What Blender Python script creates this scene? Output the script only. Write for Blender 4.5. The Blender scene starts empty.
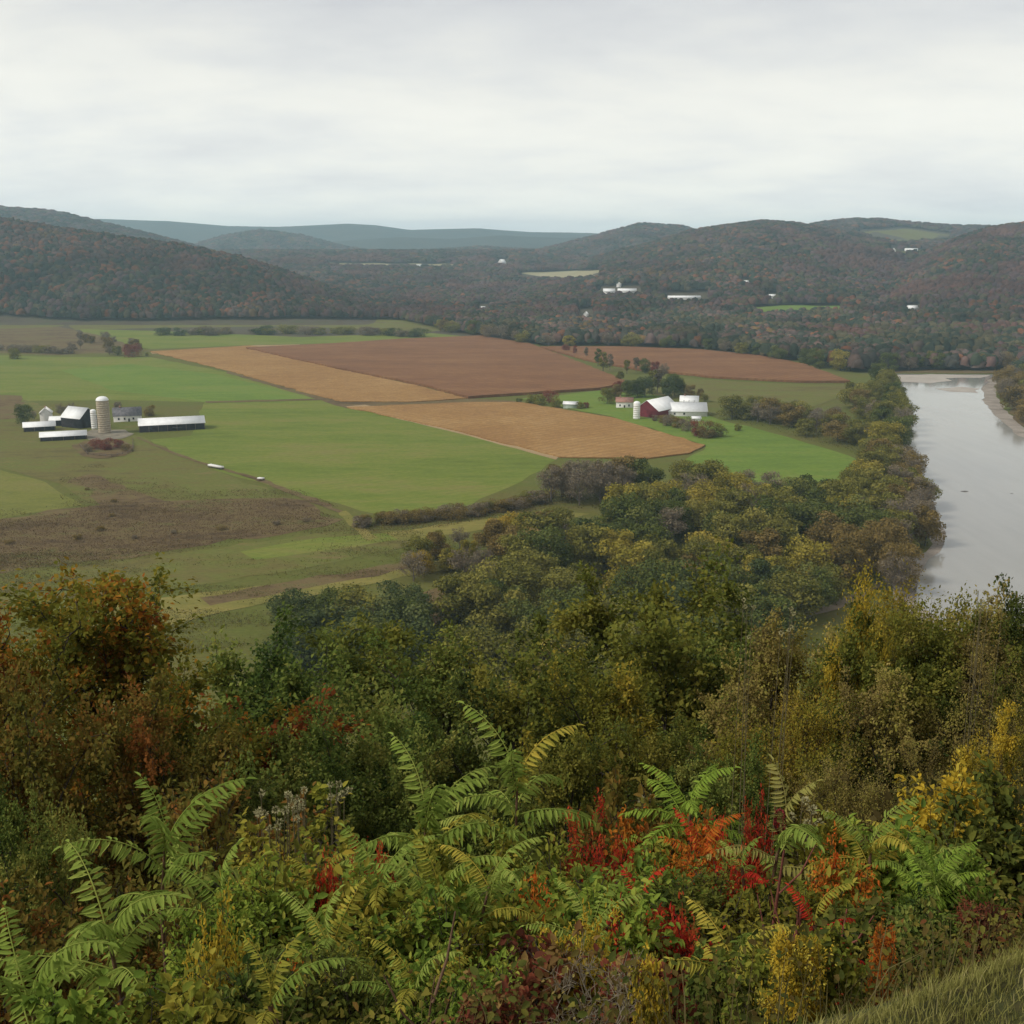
import bpy, bmesh, math, random
import numpy as np
from mathutils import Vector

random.seed(7)
rng = np.random.default_rng(11)
scene = bpy.context.scene
col = scene.collection
R = math.radians
PI = math.pi

# ------------------------------------------------------------------ camera
F = 1098.0
HC = 120.0
P = math.atan(262.0 / F)
CP, SP = math.cos(P), math.sin(P)
cam_d = bpy.data.cameras.new('camera')
cam = bpy.data.objects.new('camera', cam_d)
col.objects.link(cam)
cam.location = (0, 0, HC)
cam.rotation_euler = (PI / 2 - P, 0, 0)
cam_d.sensor_width = 36
cam_d.lens = 36 * F / 1024
cam_d.clip_start = 0.1
cam_d.clip_end = 40000
scene.camera = cam


def ray(px, py):
    dx = (px - 512) / F
    dy = (512 - py) / F
    return np.array([dx, CP + dy * SP, -SP + dy * CP])


def ground(px, py, z=0.0):
    d = ray(px, py)
    t = (HC - z) / -d[2]
    return np.array([d[0] * t, d[1] * t, z])


def at_y(px, py, y):
    d = ray(px, py)
    t = y / d[1]
    return np.array([d[0] * t, y, HC + d[2] * t])


def project(p):
    p = np.atleast_2d(p)
    zr = p[:, 2] - HC
    dep = p[:, 1] * CP - zr * SP
    dep = np.where(dep < 0.1, 0.1, dep)
    return 512 + F * p[:, 0] / dep, 512 - F * (p[:, 1] * SP + zr * CP) / dep


# ------------------------------------------------------------------ noise
def _hash(ix, iy, seed):
    n = (ix.astype(np.int64) * 374761393 + iy.astype(np.int64) * 668265263 + seed * 974711) & 0x7fffffff
    n = ((n ^ (n >> 13)) * 1274126177) & 0x7fffffff
    n = (n ^ (n >> 16)) & 0xffff
    return n / 65535.0


def vnoise(x, y, seed=0):
    ix, iy = np.floor(x), np.floor(y)
    fx, fy = x - ix, y - iy
    fx = fx * fx * (3 - 2 * fx)
    fy = fy * fy * (3 - 2 * fy)
    a = _hash(ix, iy, seed); b = _hash(ix + 1, iy, seed)
    c = _hash(ix, iy + 1, seed); d = _hash(ix + 1, iy + 1, seed)
    return (a * (1 - fx) + b * fx) * (1 - fy) + (c * (1 - fx) + d * fx) * fy


def fbm(x, y, seed=0, oct=4):
    s, a, t = 0, 1.0, 0
    for k in range(oct):
        s = s + a * vnoise(x * 2 ** k, y * 2 ** k, seed + k)
        t += a
        a *= 0.5
    return s / t - 0.5


# ------------------------------------------------------------------ terrain
def ev(py):
    return (250.0 - py) / F * CP * CP


class Layer:
    # silhouette points (px, py), distance of foot, crest and back, canopy height on the crest
    def __init__(self, pts, y0, yc, y1, canopy, relief, seed):
        self.u = np.array([(p[0] - 512) / F * CP for p in pts])
        self.e = np.array([ev(p[1]) for p in pts])
        self.y0, self.yc, self.y1, self.canopy, self.relief, self.seed = y0, yc, y1, canopy, relief, seed

    def z(self, x, y):
        u = x / np.maximum(y, 1.0)
        zc = HC + np.interp(u, self.u, self.e) * self.yc - self.canopy
        zc = np.maximum(zc, 0)
        a = np.clip((y - self.y0) / (self.yc - self.y0), 0, 1)
        b = np.clip((y - self.yc) / (self.y1 - self.yc), 0, 1)
        B = np.where(y < self.yc, a * a * (3 - 2 * a) * .6 + .4 * a, 1 - b * b * (3 - 2 * b))
        k = np.sqrt(np.clip(a, 0, 1)) * np.clip(1 - b, 0, 1)
        r = fbm(x / 420, y / 420, self.seed) * self.relief * np.clip(zc / 90, 0, 1)
        edge = np.sin(np.clip(a, 0, 1) * PI)
        return np.maximum(zc * B + r * (edge + .12) * k, 0)


LEFT = Layer([(-400, 215), (-150, 213), (0, 218), (60, 227), (120, 236), (180, 244), (240, 257), (280, 270), (340, 291), (400, 308),
              (440, 325), (480, 345), (520, 365), (560, 380)], 1830, 2450, 3300, 14, 26, 3)
LEFTFAR = Layer([(-400, 215), (0, 206), (60, 211), (120, 226), (160, 236), (220, 252), (300, 262), (400, 280)], 3300, 4600, 6200, 14, 30, 5)
BLUE = Layer([(-300, 230), (40, 226), (100, 219), (170, 221), (230, 226), (280, 227), (350, 223.5), (375, 225), (410, 230), (480, 228.5), (530, 232),
              (590, 233), (700, 238), (1500, 240)], 7600, 9500, 12500, 0, 60, 8)
BLUE2 = Layer([(100, 262), (190, 246), (225, 236), (262, 230), (300, 235), (345, 247), (400, 256), (470, 262), (600, 266)], 5200, 6600, 8200, 8, 40, 9)
DOME = Layer([(430, 268), (500, 258), (560, 245), (600, 234), (640, 223.5), (680, 226), (720, 237), (800, 245), (1100, 250)], 3400, 5200, 7000, 12, 50, 12)
MAIN = Layer([(500, 285), (560, 268), (620, 250), (660, 240), (690, 230), (720, 226), (760, 221.5), (790, 223), (815, 227), (840, 231), (900, 238),
              (1024, 245), (1400, 240)], 1700, 3700, 5200, 14, 55, 15)
BACK = Layer([(690, 250), (760, 236), (820, 222), (850, 219), (875, 218.5), (910, 222.5), (950, 225), (1000, 226), (1100, 228), (1500, 225)],
             2600, 4700, 6500, 14, 40, 17)
RIGHT = Layer([(780, 330), (860, 290), (900, 268), (930, 250), (960, 236), (990, 227), (1030, 222), (1150, 216), (1500, 210)], 1400, 2900, 4200, 14, 50, 19)
LOW = Layer([(100, 262), (240, 254), (330, 249), (400, 253), (480, 246.5), (540, 250), (600, 246), (700, 252), (900, 258)], 4300, 6100, 8000, 12, 70, 27)
BLUE3 = Layer([(250, 250), (340, 240), (400, 236), (450, 238), (500, 234.5), (560, 237), (620, 236), (700, 242), (900, 250)], 6500, 7800, 9300, 6, 60, 29)
LAYERS = [LEFT, LEFTFAR, BLUE, BLUE2, BLUE3, DOME, MAIN, BACK, RIGHT, LOW]


def lip(x):
    return np.where(x > 0.8, 2.05 + 0.5 * np.minimum(x - .8, 6), np.maximum(2.05 + .22 * (x - .8), .5))


DR_T = [0, 5, 12, 20, 60, 150, 190, 1e9]
DR_D = [0, 4.5, 10.2, 16.2, 45, 107, 118.4, 118.4]


def hz(x, y):
    x = np.asarray(x, float); y = np.asarray(y, float)
    t = np.maximum(y - lip(x), 0)
    near = 118.4 - np.interp(t, DR_T, DR_D)
    k = np.clip(t / 8, 0, 1) * np.clip((185 - t) / 40, 0, 1)
    near = near + fbm(x / 9, y / 9, 40) * 2.4 * k + fbm(x / 2.1, y / 2.1, 41, 3) * .5 * np.clip(t / 3, 0, 1) * np.clip((60 - t) / 20, 0, 1)
    near = near + fbm(x / .5, y / .5, 43, 2) * .05 * np.clip((14 - t) / 5, 0, 1)
    near = np.where(t >= 189, 0, near)
    z = near
    far = y > 1350
    if np.any(far):
        zz = np.zeros_like(z)
        for L in LAYERS:
            zz = np.maximum(zz, L.z(x, np.maximum(y, 10)))
        und = fbm(x / 300, y / 300, 77) * 14 * np.clip((y - 2000) / 1500, 0, 1)
        zz = np.maximum(zz, np.maximum(und, 0) * np.clip(1 - zz / 20, 0, 1) + zz)
        z = np.where(far, zz, z)
    return z


# ------------------------------------------------------------------ helpers
def link(o):
    col.objects.link(o)
    return o


def tag(o, label=None, cat=None, group=None, kind=None):
    if label: o['label'] = label
    if cat: o['category'] = cat
    if group: o['group'] = group
    if kind: o['kind'] = kind
    return o


def empty(name, loc, rz=0.0):
    o = bpy.data.objects.new(name, None)
    o.empty_display_size = .3
    o.location = loc
    o.rotation_euler = (0, 0, rz)
    return link(o)


class MB:
    """Gathers numpy pieces into one mesh."""
    def __init__(self):
        self.v, self.f, self.t, self.n = [], {3: [], 4: [], 6: []}, {3: [], 4: [], 6: []}, 0
        self.c = []

    def add(self, V, Fc, tone=None):
        V = np.asarray(V, np.float32).reshape(-1, 3)
        Fc = np.asarray(Fc, np.int64)
        k = Fc.shape[1]
        self.v.append(V)
        self.f[k].append(Fc + self.n)
        if tone is None: tone = np.zeros(len(Fc), np.float32)
        self.t[k].append(np.broadcast_to(np.asarray(tone, np.float32), (len(Fc),)))
        self.n += len(V)

    def mesh(self, name, mat=None, smooth=False, tone=True, vcol=None):
        me = bpy.data.meshes.new(name)
        V = np.concatenate(self.v)
        loops, starts, tones, s = [], [], [], 0
        for k in (3, 4, 6):
            if self.f[k]:
                Fk = np.concatenate(self.f[k])
                loops.append(Fk.ravel())
                starts.append(s + np.arange(len(Fk)) * k)
                s += Fk.size
                tones.append(np.concatenate(self.t[k]))
        loops = np.concatenate(loops).astype(np.int32)
        starts = np.concatenate(starts).astype(np.int32)
        me.vertices.add(len(V)); me.vertices.foreach_set('co', V.ravel())
        me.loops.add(len(loops)); me.loops.foreach_set('vertex_index', loops)
        me.polygons.add(len(starts)); me.polygons.foreach_set('loop_start', starts)
        me.update(calc_edges=True)
        if tone:
            a = me.attributes.new('tone', 'FLOAT', 'FACE')
            a.data.foreach_set('value', np.concatenate(tones).astype(np.float32))
        if vcol is not None:
            a = me.attributes.new('tint', 'FLOAT_COLOR', 'POINT')
            a.data.foreach_set('color', vcol.astype(np.float32).ravel())
        if smooth:
            me.polygons.foreach_set('use_smooth', np.ones(len(starts), bool))
        if mat: me.materials.append(mat)
        return me

    def obj(self, name, mat, parent=None, **k):
        o = link(bpy.data.objects.new(name, self.mesh(name, mat, **k)))
        if parent is not None: o.parent = parent
        return o


def frame(d):
    d = d / (np.linalg.norm(d) + 1e-9)
    a = np.array([0, 0, 1.0]) if abs(d[2]) < .9 else np.array([1.0, 0, 0])
    u = np.cross(d, a); u /= np.linalg.norm(u)
    return d, u, np.cross(d, u)


def tube(mb, pts, rad, sides=4, tone=0.5):
    pts = np.asarray(pts, float)
    n = len(pts)
    ang = np.arange(sides) * 2 * PI / sides
    ca, sa = np.cos(ang)[:, None], np.sin(ang)[:, None]
    V = []
    d = np.gradient(pts, axis=0)
    _, u, w = frame(d.mean(0))
    for i in range(n):
        V.append(pts[i] + rad[i] * (ca * u + sa * w))
    V = np.concatenate(V)
    Fc = []
    for i in range(n - 1):
        for k in range(sides):
            k2 = (k + 1) % sides
            Fc.append((i * sides + k, i * sides + k2, (i + 1) * sides + k2, (i + 1) * sides + k))
    mb.add(V, Fc, tone)


def unit(v):
    return v / (np.linalg.norm(v, axis=-1, keepdims=True) + 1e-9)


def leaves(mb, Pt, D, N, L, W, tone, oval=False, fold=.18):
    """Pt base points, D directions, N normals, L lengths, W widths, one leaf each."""
    D = unit(D)
    S = unit(np.cross(D, N))
    Nn = np.cross(S, D)
    L = np.broadcast_to(L, (len(Pt),))[:, None]
    W = np.broadcast_to(W, (len(Pt),))[:, None]
    n = len(Pt)
    if not oval:
        V = np.stack([Pt, Pt + D * L * .45 + S * W * .5 + Nn * W * fold, Pt + D * L, Pt + D * L * .45 - S * W * .5 + Nn * W * fold], 1)
        i = np.arange(n)[:, None] * 4
        mb.add(V.reshape(-1, 3), i + np.array([0, 1, 2, 3]), tone)
    else:
        up = Nn * W * fold
        tip = Pt + D * L - Nn * L * .18
        V = np.stack([Pt, Pt + D * L * .28 + S * W * .46 + up, Pt + D * L * .66 + S * W * .4 + up * .7 - Nn * L * .05, tip,
                      Pt + D * L * .66 - S * W * .4 + up * .7 - Nn * L * .05, Pt + D * L * .28 - S * W * .46 + up], 1)
        i = np.arange(n)[:, None] * 6
        mb.add(V.reshape(-1, 3), np.concatenate([i + np.array([0, 1, 2, 3]), i + np.array([0, 3, 4, 5])]), np.concatenate([tone, tone]))


# ------------------------------------------------------------------ materials
def newmat(name):
    m = bpy.data.materials.new(name)
    m.use_nodes = True
    nt = m.node_tree
    nt.nodes.clear()
    out = nt.nodes.new('ShaderNodeOutputMaterial')
    return m, nt, out


def nd(nt, t, **k):
    n = nt.nodes.new(t)
    for a, v in k.items(): setattr(n, a, v)
    return n


def ramp(nt, fac, stops):
    r = nd(nt, 'ShaderNodeValToRGB')
    e = r.color_ramp.elements
    while len(e) > 1: e.remove(e[-1])
    e[0].position = stops[0][0]; e[0].color = (*stops[0][1], 1)
    for p, c in stops[1:]:
        x = e.new(p); x.color = (*c, 1)
    nt.links.new(fac, r.inputs[0])
    return r.outputs[0]


def even(cols):
    n = len(cols)
    return [(i / (n - 1), c) for i, c in enumerate(cols)]


def math_node(nt, op, a, b=None, clamp=False):
    n = nd(nt, 'ShaderNodeMath', operation=op, use_clamp=clamp)
    for i, v in enumerate((a, b)):
        if v is None: continue
        if isinstance(v, (int, float)): n.inputs[i].default_value = v
        else: nt.links.new(v, n.inputs[i])
    return n.outputs[0]


def leaf_mat(name, cols, trans=.28, spread=.25, gloss=0.0, stops=None):
    m, nt, out = newmat(name)
    at = nd(nt, 'ShaderNodeAttribute', attribute_name='tone')
    oi = nd(nt, 'ShaderNodeObjectInfo')
    s = math_node(nt, 'SUBTRACT', oi.outputs['Random'], .5)
    s = math_node(nt, 'MULTIPLY', s, spread)
    f = math_node(nt, 'ADD', at.outputs['Fac'], s, True)
    c = ramp(nt, f, stops or even(cols))
    d = nd(nt, 'ShaderNodeBsdfDiffuse')
    t = nd(nt, 'ShaderNodeBsdfTranslucent')
    nt.links.new(c, d.inputs[0]); nt.links.new(c, t.inputs[0])
    mx = nd(nt, 'ShaderNodeMixShader'); mx.inputs[0].default_value = trans
    nt.links.new(d.outputs[0], mx.inputs[1]); nt.links.new(t.outputs[0], mx.inputs[2])
    last = mx.outputs[0]
    if gloss:
        g = nd(nt, 'ShaderNodeBsdfGlossy'); g.inputs['Roughness'].default_value = .45
        m2 = nd(nt, 'ShaderNodeMixShader'); m2.inputs[0].default_value = gloss
        nt.links.new(last, m2.inputs[1]); nt.links.new(g.outputs[0], m2.inputs[2])
        last = m2.outputs[0]
    nt.links.new(last, out.inputs[0])
    return m


def plain(name, c, rough=.8, var=.15, scale=1.0, spec=.2):
    m, nt, out = newmat(name)
    b = nd(nt, 'ShaderNodeBsdfPrincipled')
    b.inputs['Roughness'].default_value = rough
    b.inputs['Specular IOR Level'].default_value = spec
    tc = nd(nt, 'ShaderNodeTexCoord')
    n = nd(nt, 'ShaderNodeTexNoise'); n.inputs['Scale'].default_value = scale; n.inputs['Detail'].default_value = 5
    nt.links.new(tc.outputs['Object'], n.inputs['Vector'])
    lo = tuple(x * (1 - var * 1.6) for x in c); hi = tuple(min(x * (1 + var * 1.6), .9) for x in c)
    nt.links.new(ramp(nt, n.outputs['Fac'], [(.3, lo), (.7, hi)]), b.inputs['Base Color'])
    nt.links.new(b.outputs[0], out.inputs[0])
    return m


def ground_mat(name, cols, scale, detail_scale, stretch=(1, 1, 1), rot=0.0, rows=None, row_col=None, fine=.3, bump=0.0, grain=.16):
    """Patchy ground: large noise through a colour ramp, finer noise on top, optional sown rows."""
    m, nt, out = newmat(name)
    b = nd(nt, 'ShaderNodeBsdfPrincipled')
    b.inputs['Roughness'].default_value = .95
    b.inputs['Specular IOR Level'].default_value = .05
    tc = nd(nt, 'ShaderNodeTexCoord')
    mp = nd(nt, 'ShaderNodeMapping')
    mp.inputs['Scale'].default_value = stretch
    mp.inputs['Rotation'].default_value = (0, 0, rot)
    nt.links.new(tc.outputs['Object'], mp.inputs['Vector'])
    n = nd(nt, 'ShaderNodeTexNoise'); n.inputs['Scale'].default_value = scale; n.inputs['Detail'].default_value = 6
    n.inputs['Roughness'].default_value = .6
    nt.links.new(mp.outputs[0], n.inputs['Vector'])
    n2 = nd(nt, 'ShaderNodeTexNoise'); n2.inputs['Scale'].default_value = detail_scale; n2.inputs['Detail'].default_value = 4
    nt.links.new(mp.outputs[0], n2.inputs['Vector'])
    s = math_node(nt, 'MULTIPLY', math_node(nt, 'SUBTRACT', n2.outputs['Fac'], .5), fine)
    f = math_node(nt, 'ADD', n.outputs['Fac'], s, True)
    k = len(cols)
    c = ramp(nt, f, [(.28 + .44 * i / (k - 1), q) for i, q in enumerate(cols)])
    if rows:
        w = nd(nt, 'ShaderNodeTexWave'); w.inputs['Scale'].default_value = rows[0]
        w.inputs['Distortion'].default_value = rows[2]; w.inputs['Detail'].default_value = 2; w.inputs['Detail Scale'].default_value = .3
        mp2 = nd(nt, 'ShaderNodeMapping'); mp2.inputs['Rotation'].default_value = (0, 0, rows[1])
        nt.links.new(tc.outputs['Object'], mp2.inputs['Vector']); nt.links.new(mp2.outputs[0], w.inputs['Vector'])
        mx = nd(nt, 'ShaderNodeMix', data_type='RGBA')
        nt.links.new(math_node(nt, 'MULTIPLY', w.outputs['Fac'], rows[3]), mx.inputs[0])
        nt.links.new(c, mx.inputs[6]); mx.inputs[7].default_value = (*row_col, 1)
        c = mx.outputs[2]
    n3 = nd(nt, 'ShaderNodeTexNoise'); n3.inputs['Scale'].default_value = detail_scale * 6; n3.inputs['Detail'].default_value = 3
    nt.links.new(mp.outputs[0], n3.inputs['Vector'])
    hs = nd(nt, 'ShaderNodeHueSaturation')
    nt.links.new(math_node(nt, 'ADD', math_node(nt, 'MULTIPLY', n3.outputs['Fac'], grain * 4), 1 - grain * 2), hs.inputs['Value'])
    nt.links.new(c, hs.inputs['Color']); c = hs.outputs[0]
    nt.links.new(c, b.inputs['Base Color'])
    if bump:
        bp = nd(nt, 'ShaderNodeBump'); bp.inputs['Strength'].default_value = .6; bp.inputs['Distance'].default_value = bump
        nt.links.new(n2.outputs['Fac'], bp.inputs['Height']); nt.links.new(bp.outputs[0], b.inputs['Normal'])
    nt.links.new(b.outputs[0], out.inputs[0])
    return m


# ------------------------------------------------------------------ world, sun, haze
SUN_EL, SUN_AZ = R(42), R(250)
w = bpy.data.worlds.new('World')
scene.world = w
w.use_nodes = True
nt = w.node_tree
nt.nodes.clear()
out = nd(nt, 'ShaderNodeOutputWorld')
bg = nd(nt, 'ShaderNodeBackground'); bg.inputs['Strength'].default_value = .1
sky = nd(nt, 'ShaderNodeTexSky', sky_type='NISHITA')
sky.sun_disc = False; sky.sun_elevation = SUN_EL; sky.sun_rotation = SUN_AZ
sky.air_density = 1.0; sky.dust_density = 3.0
tc = nd(nt, 'ShaderNodeTexCoord')
sx = nd(nt, 'ShaderNodeSeparateXYZ'); nt.links.new(tc.outputs['Generated'], sx.inputs[0])
den = math_node(nt, 'ADD', math_node(nt, 'ABSOLUTE', sx.outputs['Z']), .20)
cx = nd(nt, 'ShaderNodeCombineXYZ')
nt.links.new(math_node(nt, 'DIVIDE', sx.outputs['X'], den), cx.inputs[0])
nt.links.new(math_node(nt, 'DIVIDE', sx.outputs['Y'], den), cx.inputs[1])
mp = nd(nt, 'ShaderNodeMapping'); mp.inputs['Scale'].default_value = (.8, 1.1, 1); mp.inputs['Rotation'].default_value = (0, 0, R(12))
mp.inputs['Location'].default_value = (3.1, 1.7, 0)
nt.links.new(cx.outputs[0], mp.inputs[0])
n1 = nd(nt, 'ShaderNodeTexNoise'); n1.inputs['Scale'].default_value = .9; n1.inputs['Detail'].default_value = 7; n1.inputs['Roughness'].default_value = .52
n1.inputs['Distortion'].default_value = .4
nt.links.new(mp.outputs[0], n1.inputs['Vector'])
n4 = nd(nt, 'ShaderNodeTexNoise'); n4.inputs['Scale'].default_value = 3.4; n4.inputs['Detail'].default_value = 6; n4.inputs['Roughness'].default_value = .6
nt.links.new(mp.outputs[0], n4.inputs['Vector'])
cf = math_node(nt, 'ADD', math_node(nt, 'MULTIPLY', n1.outputs['Fac'], .68), math_node(nt, 'MULTIPLY', n4.outputs['Fac'], .32))
cl = ramp(nt, cf, [(.36, (.60, .60, .625)), (.46, (.68, .68, .685)), (.54, (.75, .742, .718)), (.64, (.80, .788, .75))])
hor = ramp(nt, sx.outputs['Z'], [(.0, (1.62, 1.58, 1.48)), (.06, (1.30, 1.275, 1.21)), (.14, (1.13, 1.115, 1.07)), (.22, (.92, .92, .925)), (.30, (.81, .815, .835)), (1.0, (.84, .84, .85))])
mul = nd(nt, 'ShaderNodeMix', data_type='RGBA', blend_type='MULTIPLY'); mul.inputs[0].default_value = 1
nt.links.new(cl, mul.inputs[6]); nt.links.new(hor, mul.inputs[7])
sc10 = nd(nt, 'ShaderNodeVectorMath', operation='SCALE'); sc10.inputs['Scale'].default_value = 6.25
nt.links.new(mul.outputs[2], sc10.inputs[0])
mx = nd(nt, 'ShaderNodeMix', data_type='RGBA'); mx.inputs[0].default_value = .97
nt.links.new(sky.outputs[0], mx.inputs[6]); nt.links.new(sc10.outputs[0], mx.inputs[7])
nt.links.new(mx.outputs[2], bg.inputs['Color'])
nt.links.new(bg.outputs[0], out.inputs['Surface'])

sl = bpy.data.lights.new('sun', 'SUN')
sl.energy = 1.5; sl.angle = R(14); sl.color = (1.0, .95, .87)
so = link(bpy.data.objects.new('sun', sl))
sd = Vector((math.sin(SUN_AZ) * math.cos(SUN_EL), math.cos(SUN_AZ) * math.cos(SUN_EL), math.sin(SUN_EL)))
so.rotation_euler = (-sd).to_track_quat('-Z', 'Y').to_euler()

hm, nt, out = newmat('haze')
pv = nd(nt, 'ShaderNodeVolumePrincipled')
pv.inputs['Color'].default_value = (.61, .87, 1.0, 1)
pv.inputs['Density'].default_value = 8e-5
pv.inputs['Anisotropy'].default_value = .1
nt.links.new(pv.outputs[0], out.inputs['Volume'])
hb = MB()
X0, X1, Y0, Y1, Z0, Z1 = -12500, 12500, -120, 15500, -3, 460
hb.add([(x, y, z) for x in (X0, X1) for y in (Y0, Y1) for z in (Z0, Z1)],
       [(0, 1, 3, 2), (4, 6, 7, 5), (0, 4, 5, 1), (2, 3, 7, 6), (0, 2, 6, 4), (1, 5, 7, 3)])
tag(hb.obj('haze', hm, tone=False), kind='stuff')

# ------------------------------------------------------------------ ground sheet
ys = np.unique(np.concatenate([np.linspace(-60, -4, 12), np.linspace(-4, 30, 110), np.geomspace(30, 230, 60), np.geomspace(230, 1350, 26),
                               np.geomspace(1350, 3000, 70), np.geomspace(3000, 7000, 110), np.geomspace(7000, 15000, 110)]))
ss = np.linspace(-.72, .72, 361)
Yg, Sg = np.meshgrid(ys, ss, indexing='ij')
Xg = Sg * (Yg + 75)
Zg = hz(Xg, Yg)
VG = np.stack([Xg, Yg, Zg], -1)
ncol = len(ss)


def ground_piece(name, r0, r1, mat):
    mb = MB()
    V = VG[r0:r1 + 1].reshape(-1, 3)
    i, j = np.meshgrid(np.arange(r1 - r0), np.arange(ncol - 1), indexing='ij')
    a = (i * ncol + j).ravel()
    mb.add(V, np.stack([a, a + 1, a + ncol + 1, a + ncol], 1))
    return tag(mb.obj(name, mat, smooth=True, tone=False), kind='structure')


M_slope = ground_mat('leaf_litter', [(.035, .026, .016), (.06, .045, .022), (.05, .055, .02), (.09, .065, .03)], .6, 9, fine=.5, bump=.04)
M_valley = ground_mat('meadow', [(.115, .092, .033), (.112, .108, .028), (.10, .112, .024), (.13, .115, .04)], .006, .08, stretch=(1, 1.8, 1), fine=.35)
M_hill = ground_mat('hill_floor', [(.06, .045, .035), (.085, .07, .045), (.07, .075, .035)], .02, .2)
M_far = ground_mat('far_woods', [(.035, .042, .036), (.05, .055, .042), (.07, .066, .05)], .004, .03, fine=.6)
r_sl = int(np.searchsorted(ys, 200)); r_v = int(np.searchsorted(ys, 1500)); r_h = int(np.searchsorted(ys, 5600))
ground_piece('hillside', 0, r_sl, M_slope)
ground_piece('ground', r_sl, r_v, M_valley)
ground_piece('hills', r_v, r_h, M_hill)
ground_piece('distant_hills', r_h, len(ys) - 1, M_far)


def wobble(pts, step, amp, seed):
    r = np.random.default_rng(seed)
    o = []
    n = len(pts)
    for i in range(n):
        a, b = np.array(pts[i], float), np.array(pts[(i + 1) % n], float)
        d = np.linalg.norm(b - a)
        k = max(1, int(d / step))
        nrm = np.array([-(b - a)[1], (b - a)[0]]) / (d + 1e-9)
        for q in range(k):
            off = r.normal(0, amp) * (q > 0)
            o.append(a + (b - a) * q / k + nrm * off)
    return o


FIELD_Z = [0.02]


def sheet(name, pix, mat, step=14, amp=1.0, z=None, world=None, tall=0.0):
    if z is None:
        FIELD_Z[0] += .008
        z = FIELD_Z[0]
    pts = world if world is not None else [ground(*p)[:2] for p in pix]
    pts = wobble(pts, step, amp, len(pix) * 31 + int(pix[0][0]))
    bm = bmesh.new()
    vs = [bm.verts.new((p[0], p[1], z)) for p in pts]
    f = bm.faces.new(vs)
    f.normal_update()
    if f.normal.z < 0: f.normal_flip()
    if tall:
        low = [bm.verts.new(v.co) for v in vs]
        for v in vs: v.co.z += tall
        for a_ in range(len(vs)): bm.faces.new((low[a_], low[(a_ + 1) % len(vs)], vs[(a_ + 1) % len(vs)], vs[a_]))
    bmesh.ops.triangulate(bm, faces=[f])
    me = bpy.data.meshes.new(name); bm.to_mesh(me); bm.free()
    me.materials.append(mat)
    return tag(link(bpy.data.objects.new(name, me)), kind='structure')


M_green = ground_mat('green_crop', [(.100, .124, .022), (.126, .160, .026), (.156, .172, .035), (.185, .165, .05)], .008, .05, stretch=(1, 2.6, 1), rot=.2, fine=.5,
                     rows=(.05, R(60), 1.5, .22), row_col=(.104, .142, .024))
M_bright = ground_mat('bright_grass', [(.098, .152, .026), (.124, .182, .03), (.158, .185, .04)], .008, .05, stretch=(1, 2.5, 1), fine=.5)
M_olive = ground_mat('olive_pasture', [(.100, .086, .030), (.128, .112, .034), (.118, .128, .030), (.155, .122, .046)], .010, .07, stretch=(1, 2.2, 1), fine=.6)
M_lime = ground_mat('lime_pasture', [(.115, .120, .028), (.145, .150, .033), (.17, .155, .045)], .01, .07, stretch=(1, 2, 1), fine=.5)
M_tan = ground_mat('tan_stubble', [(.235, .127, .047), (.285, .164, .060), (.34, .21, .085)], .012, .09, fine=.55,
                   rows=(.045, R(48), 1.6, .45), row_col=(.23, .118, .042), grain=.2)
M_brown = ground_mat('brown_crop', [(.150, .072, .034), (.195, .094, .042), (.24, .13, .056)], .010, .07, stretch=(1, 2.6, 1), fine=.6,
                     rows=(.04, R(40), 2.0, .45), row_col=(.135, .062, .034), grain=.2)
M_weed = ground_mat('brown_weeds', [(.075, .052, .028), (.115, .078, .038), (.140, .102, .046), (.115, .108, .036)], .02, .14, stretch=(1, 1.6, 1), fine=.7)
M_gold = ground_mat('gold_grass', [(.14, .135, .035), (.18, .16, .042), (.24, .195, .06)], .02, .16, stretch=(1, 2.2, 1), rot=-.2, fine=.5)
M_pale = ground_mat('pale_field', [(.25, .23, .12), (.32, .28, .17)], .01, .1)
M_dirt = ground_mat('bare_edge', [(.26, .175, .09), (.36, .26, .14)], .03, .2)

sheet('pasture', [(-60, 314), (30, 314), (66, 318), (64, 326), (20, 330), (-60, 331)], M_olive, 30)
sheet('meadow', [(60, 320), (200, 318), (430, 317), (460, 328), (420, 333), (300, 326), (150, 328), (75, 330)], M_olive, 30)
sheet('meadow', [(80, 329), (160, 331), (300, 337), (430, 333), (470, 337), (380, 342), (250, 345), (150, 349), (90, 340)], M_green, 30)
sheet('weed_field', [(-60, 330), (60, 327), (115, 338), (140, 352), (60, 355), (-60, 350)], M_weed, 25, 3)
sheet('grass_field', [(-120, 352), (60, 357), (150, 357), (235, 374), (318, 397), (360, 407), (240, 403), (120, 400), (-120, 402)], M_green, 20)
sheet('grass_field', [(60, 370), (130, 364), (215, 374), (318, 399), (205, 402), (110, 390)], M_bright, 16)
sheet('grass_field', [(205, 402), (330, 399), (460, 430), (556, 460), (510, 487), (455, 512), (385, 516), (300, 494), (200, 466), (150, 440), (190, 436)], M_green, 14)
sheet('pasture', [(-140, 402), (25, 400), (150, 440), (215, 470), (285, 498), (230, 505), (95, 504), (60, 484), (0, 468), (-140, 466)], M_olive, 14, 1.5)
sheet('grass_field', [(-140, 470), (0, 470), (45, 482), (82, 505), (0, 519), (-140, 530)], M_lime, 12)
sheet('weed_field', [(-140, 532), (0, 519), (100, 505), (75, 478), (90, 474), (165, 501), (285, 498), (345, 519), (300, 531), (160, 552), (60, 566), (-140, 586)], M_weed, 10, 2.2)
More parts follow.
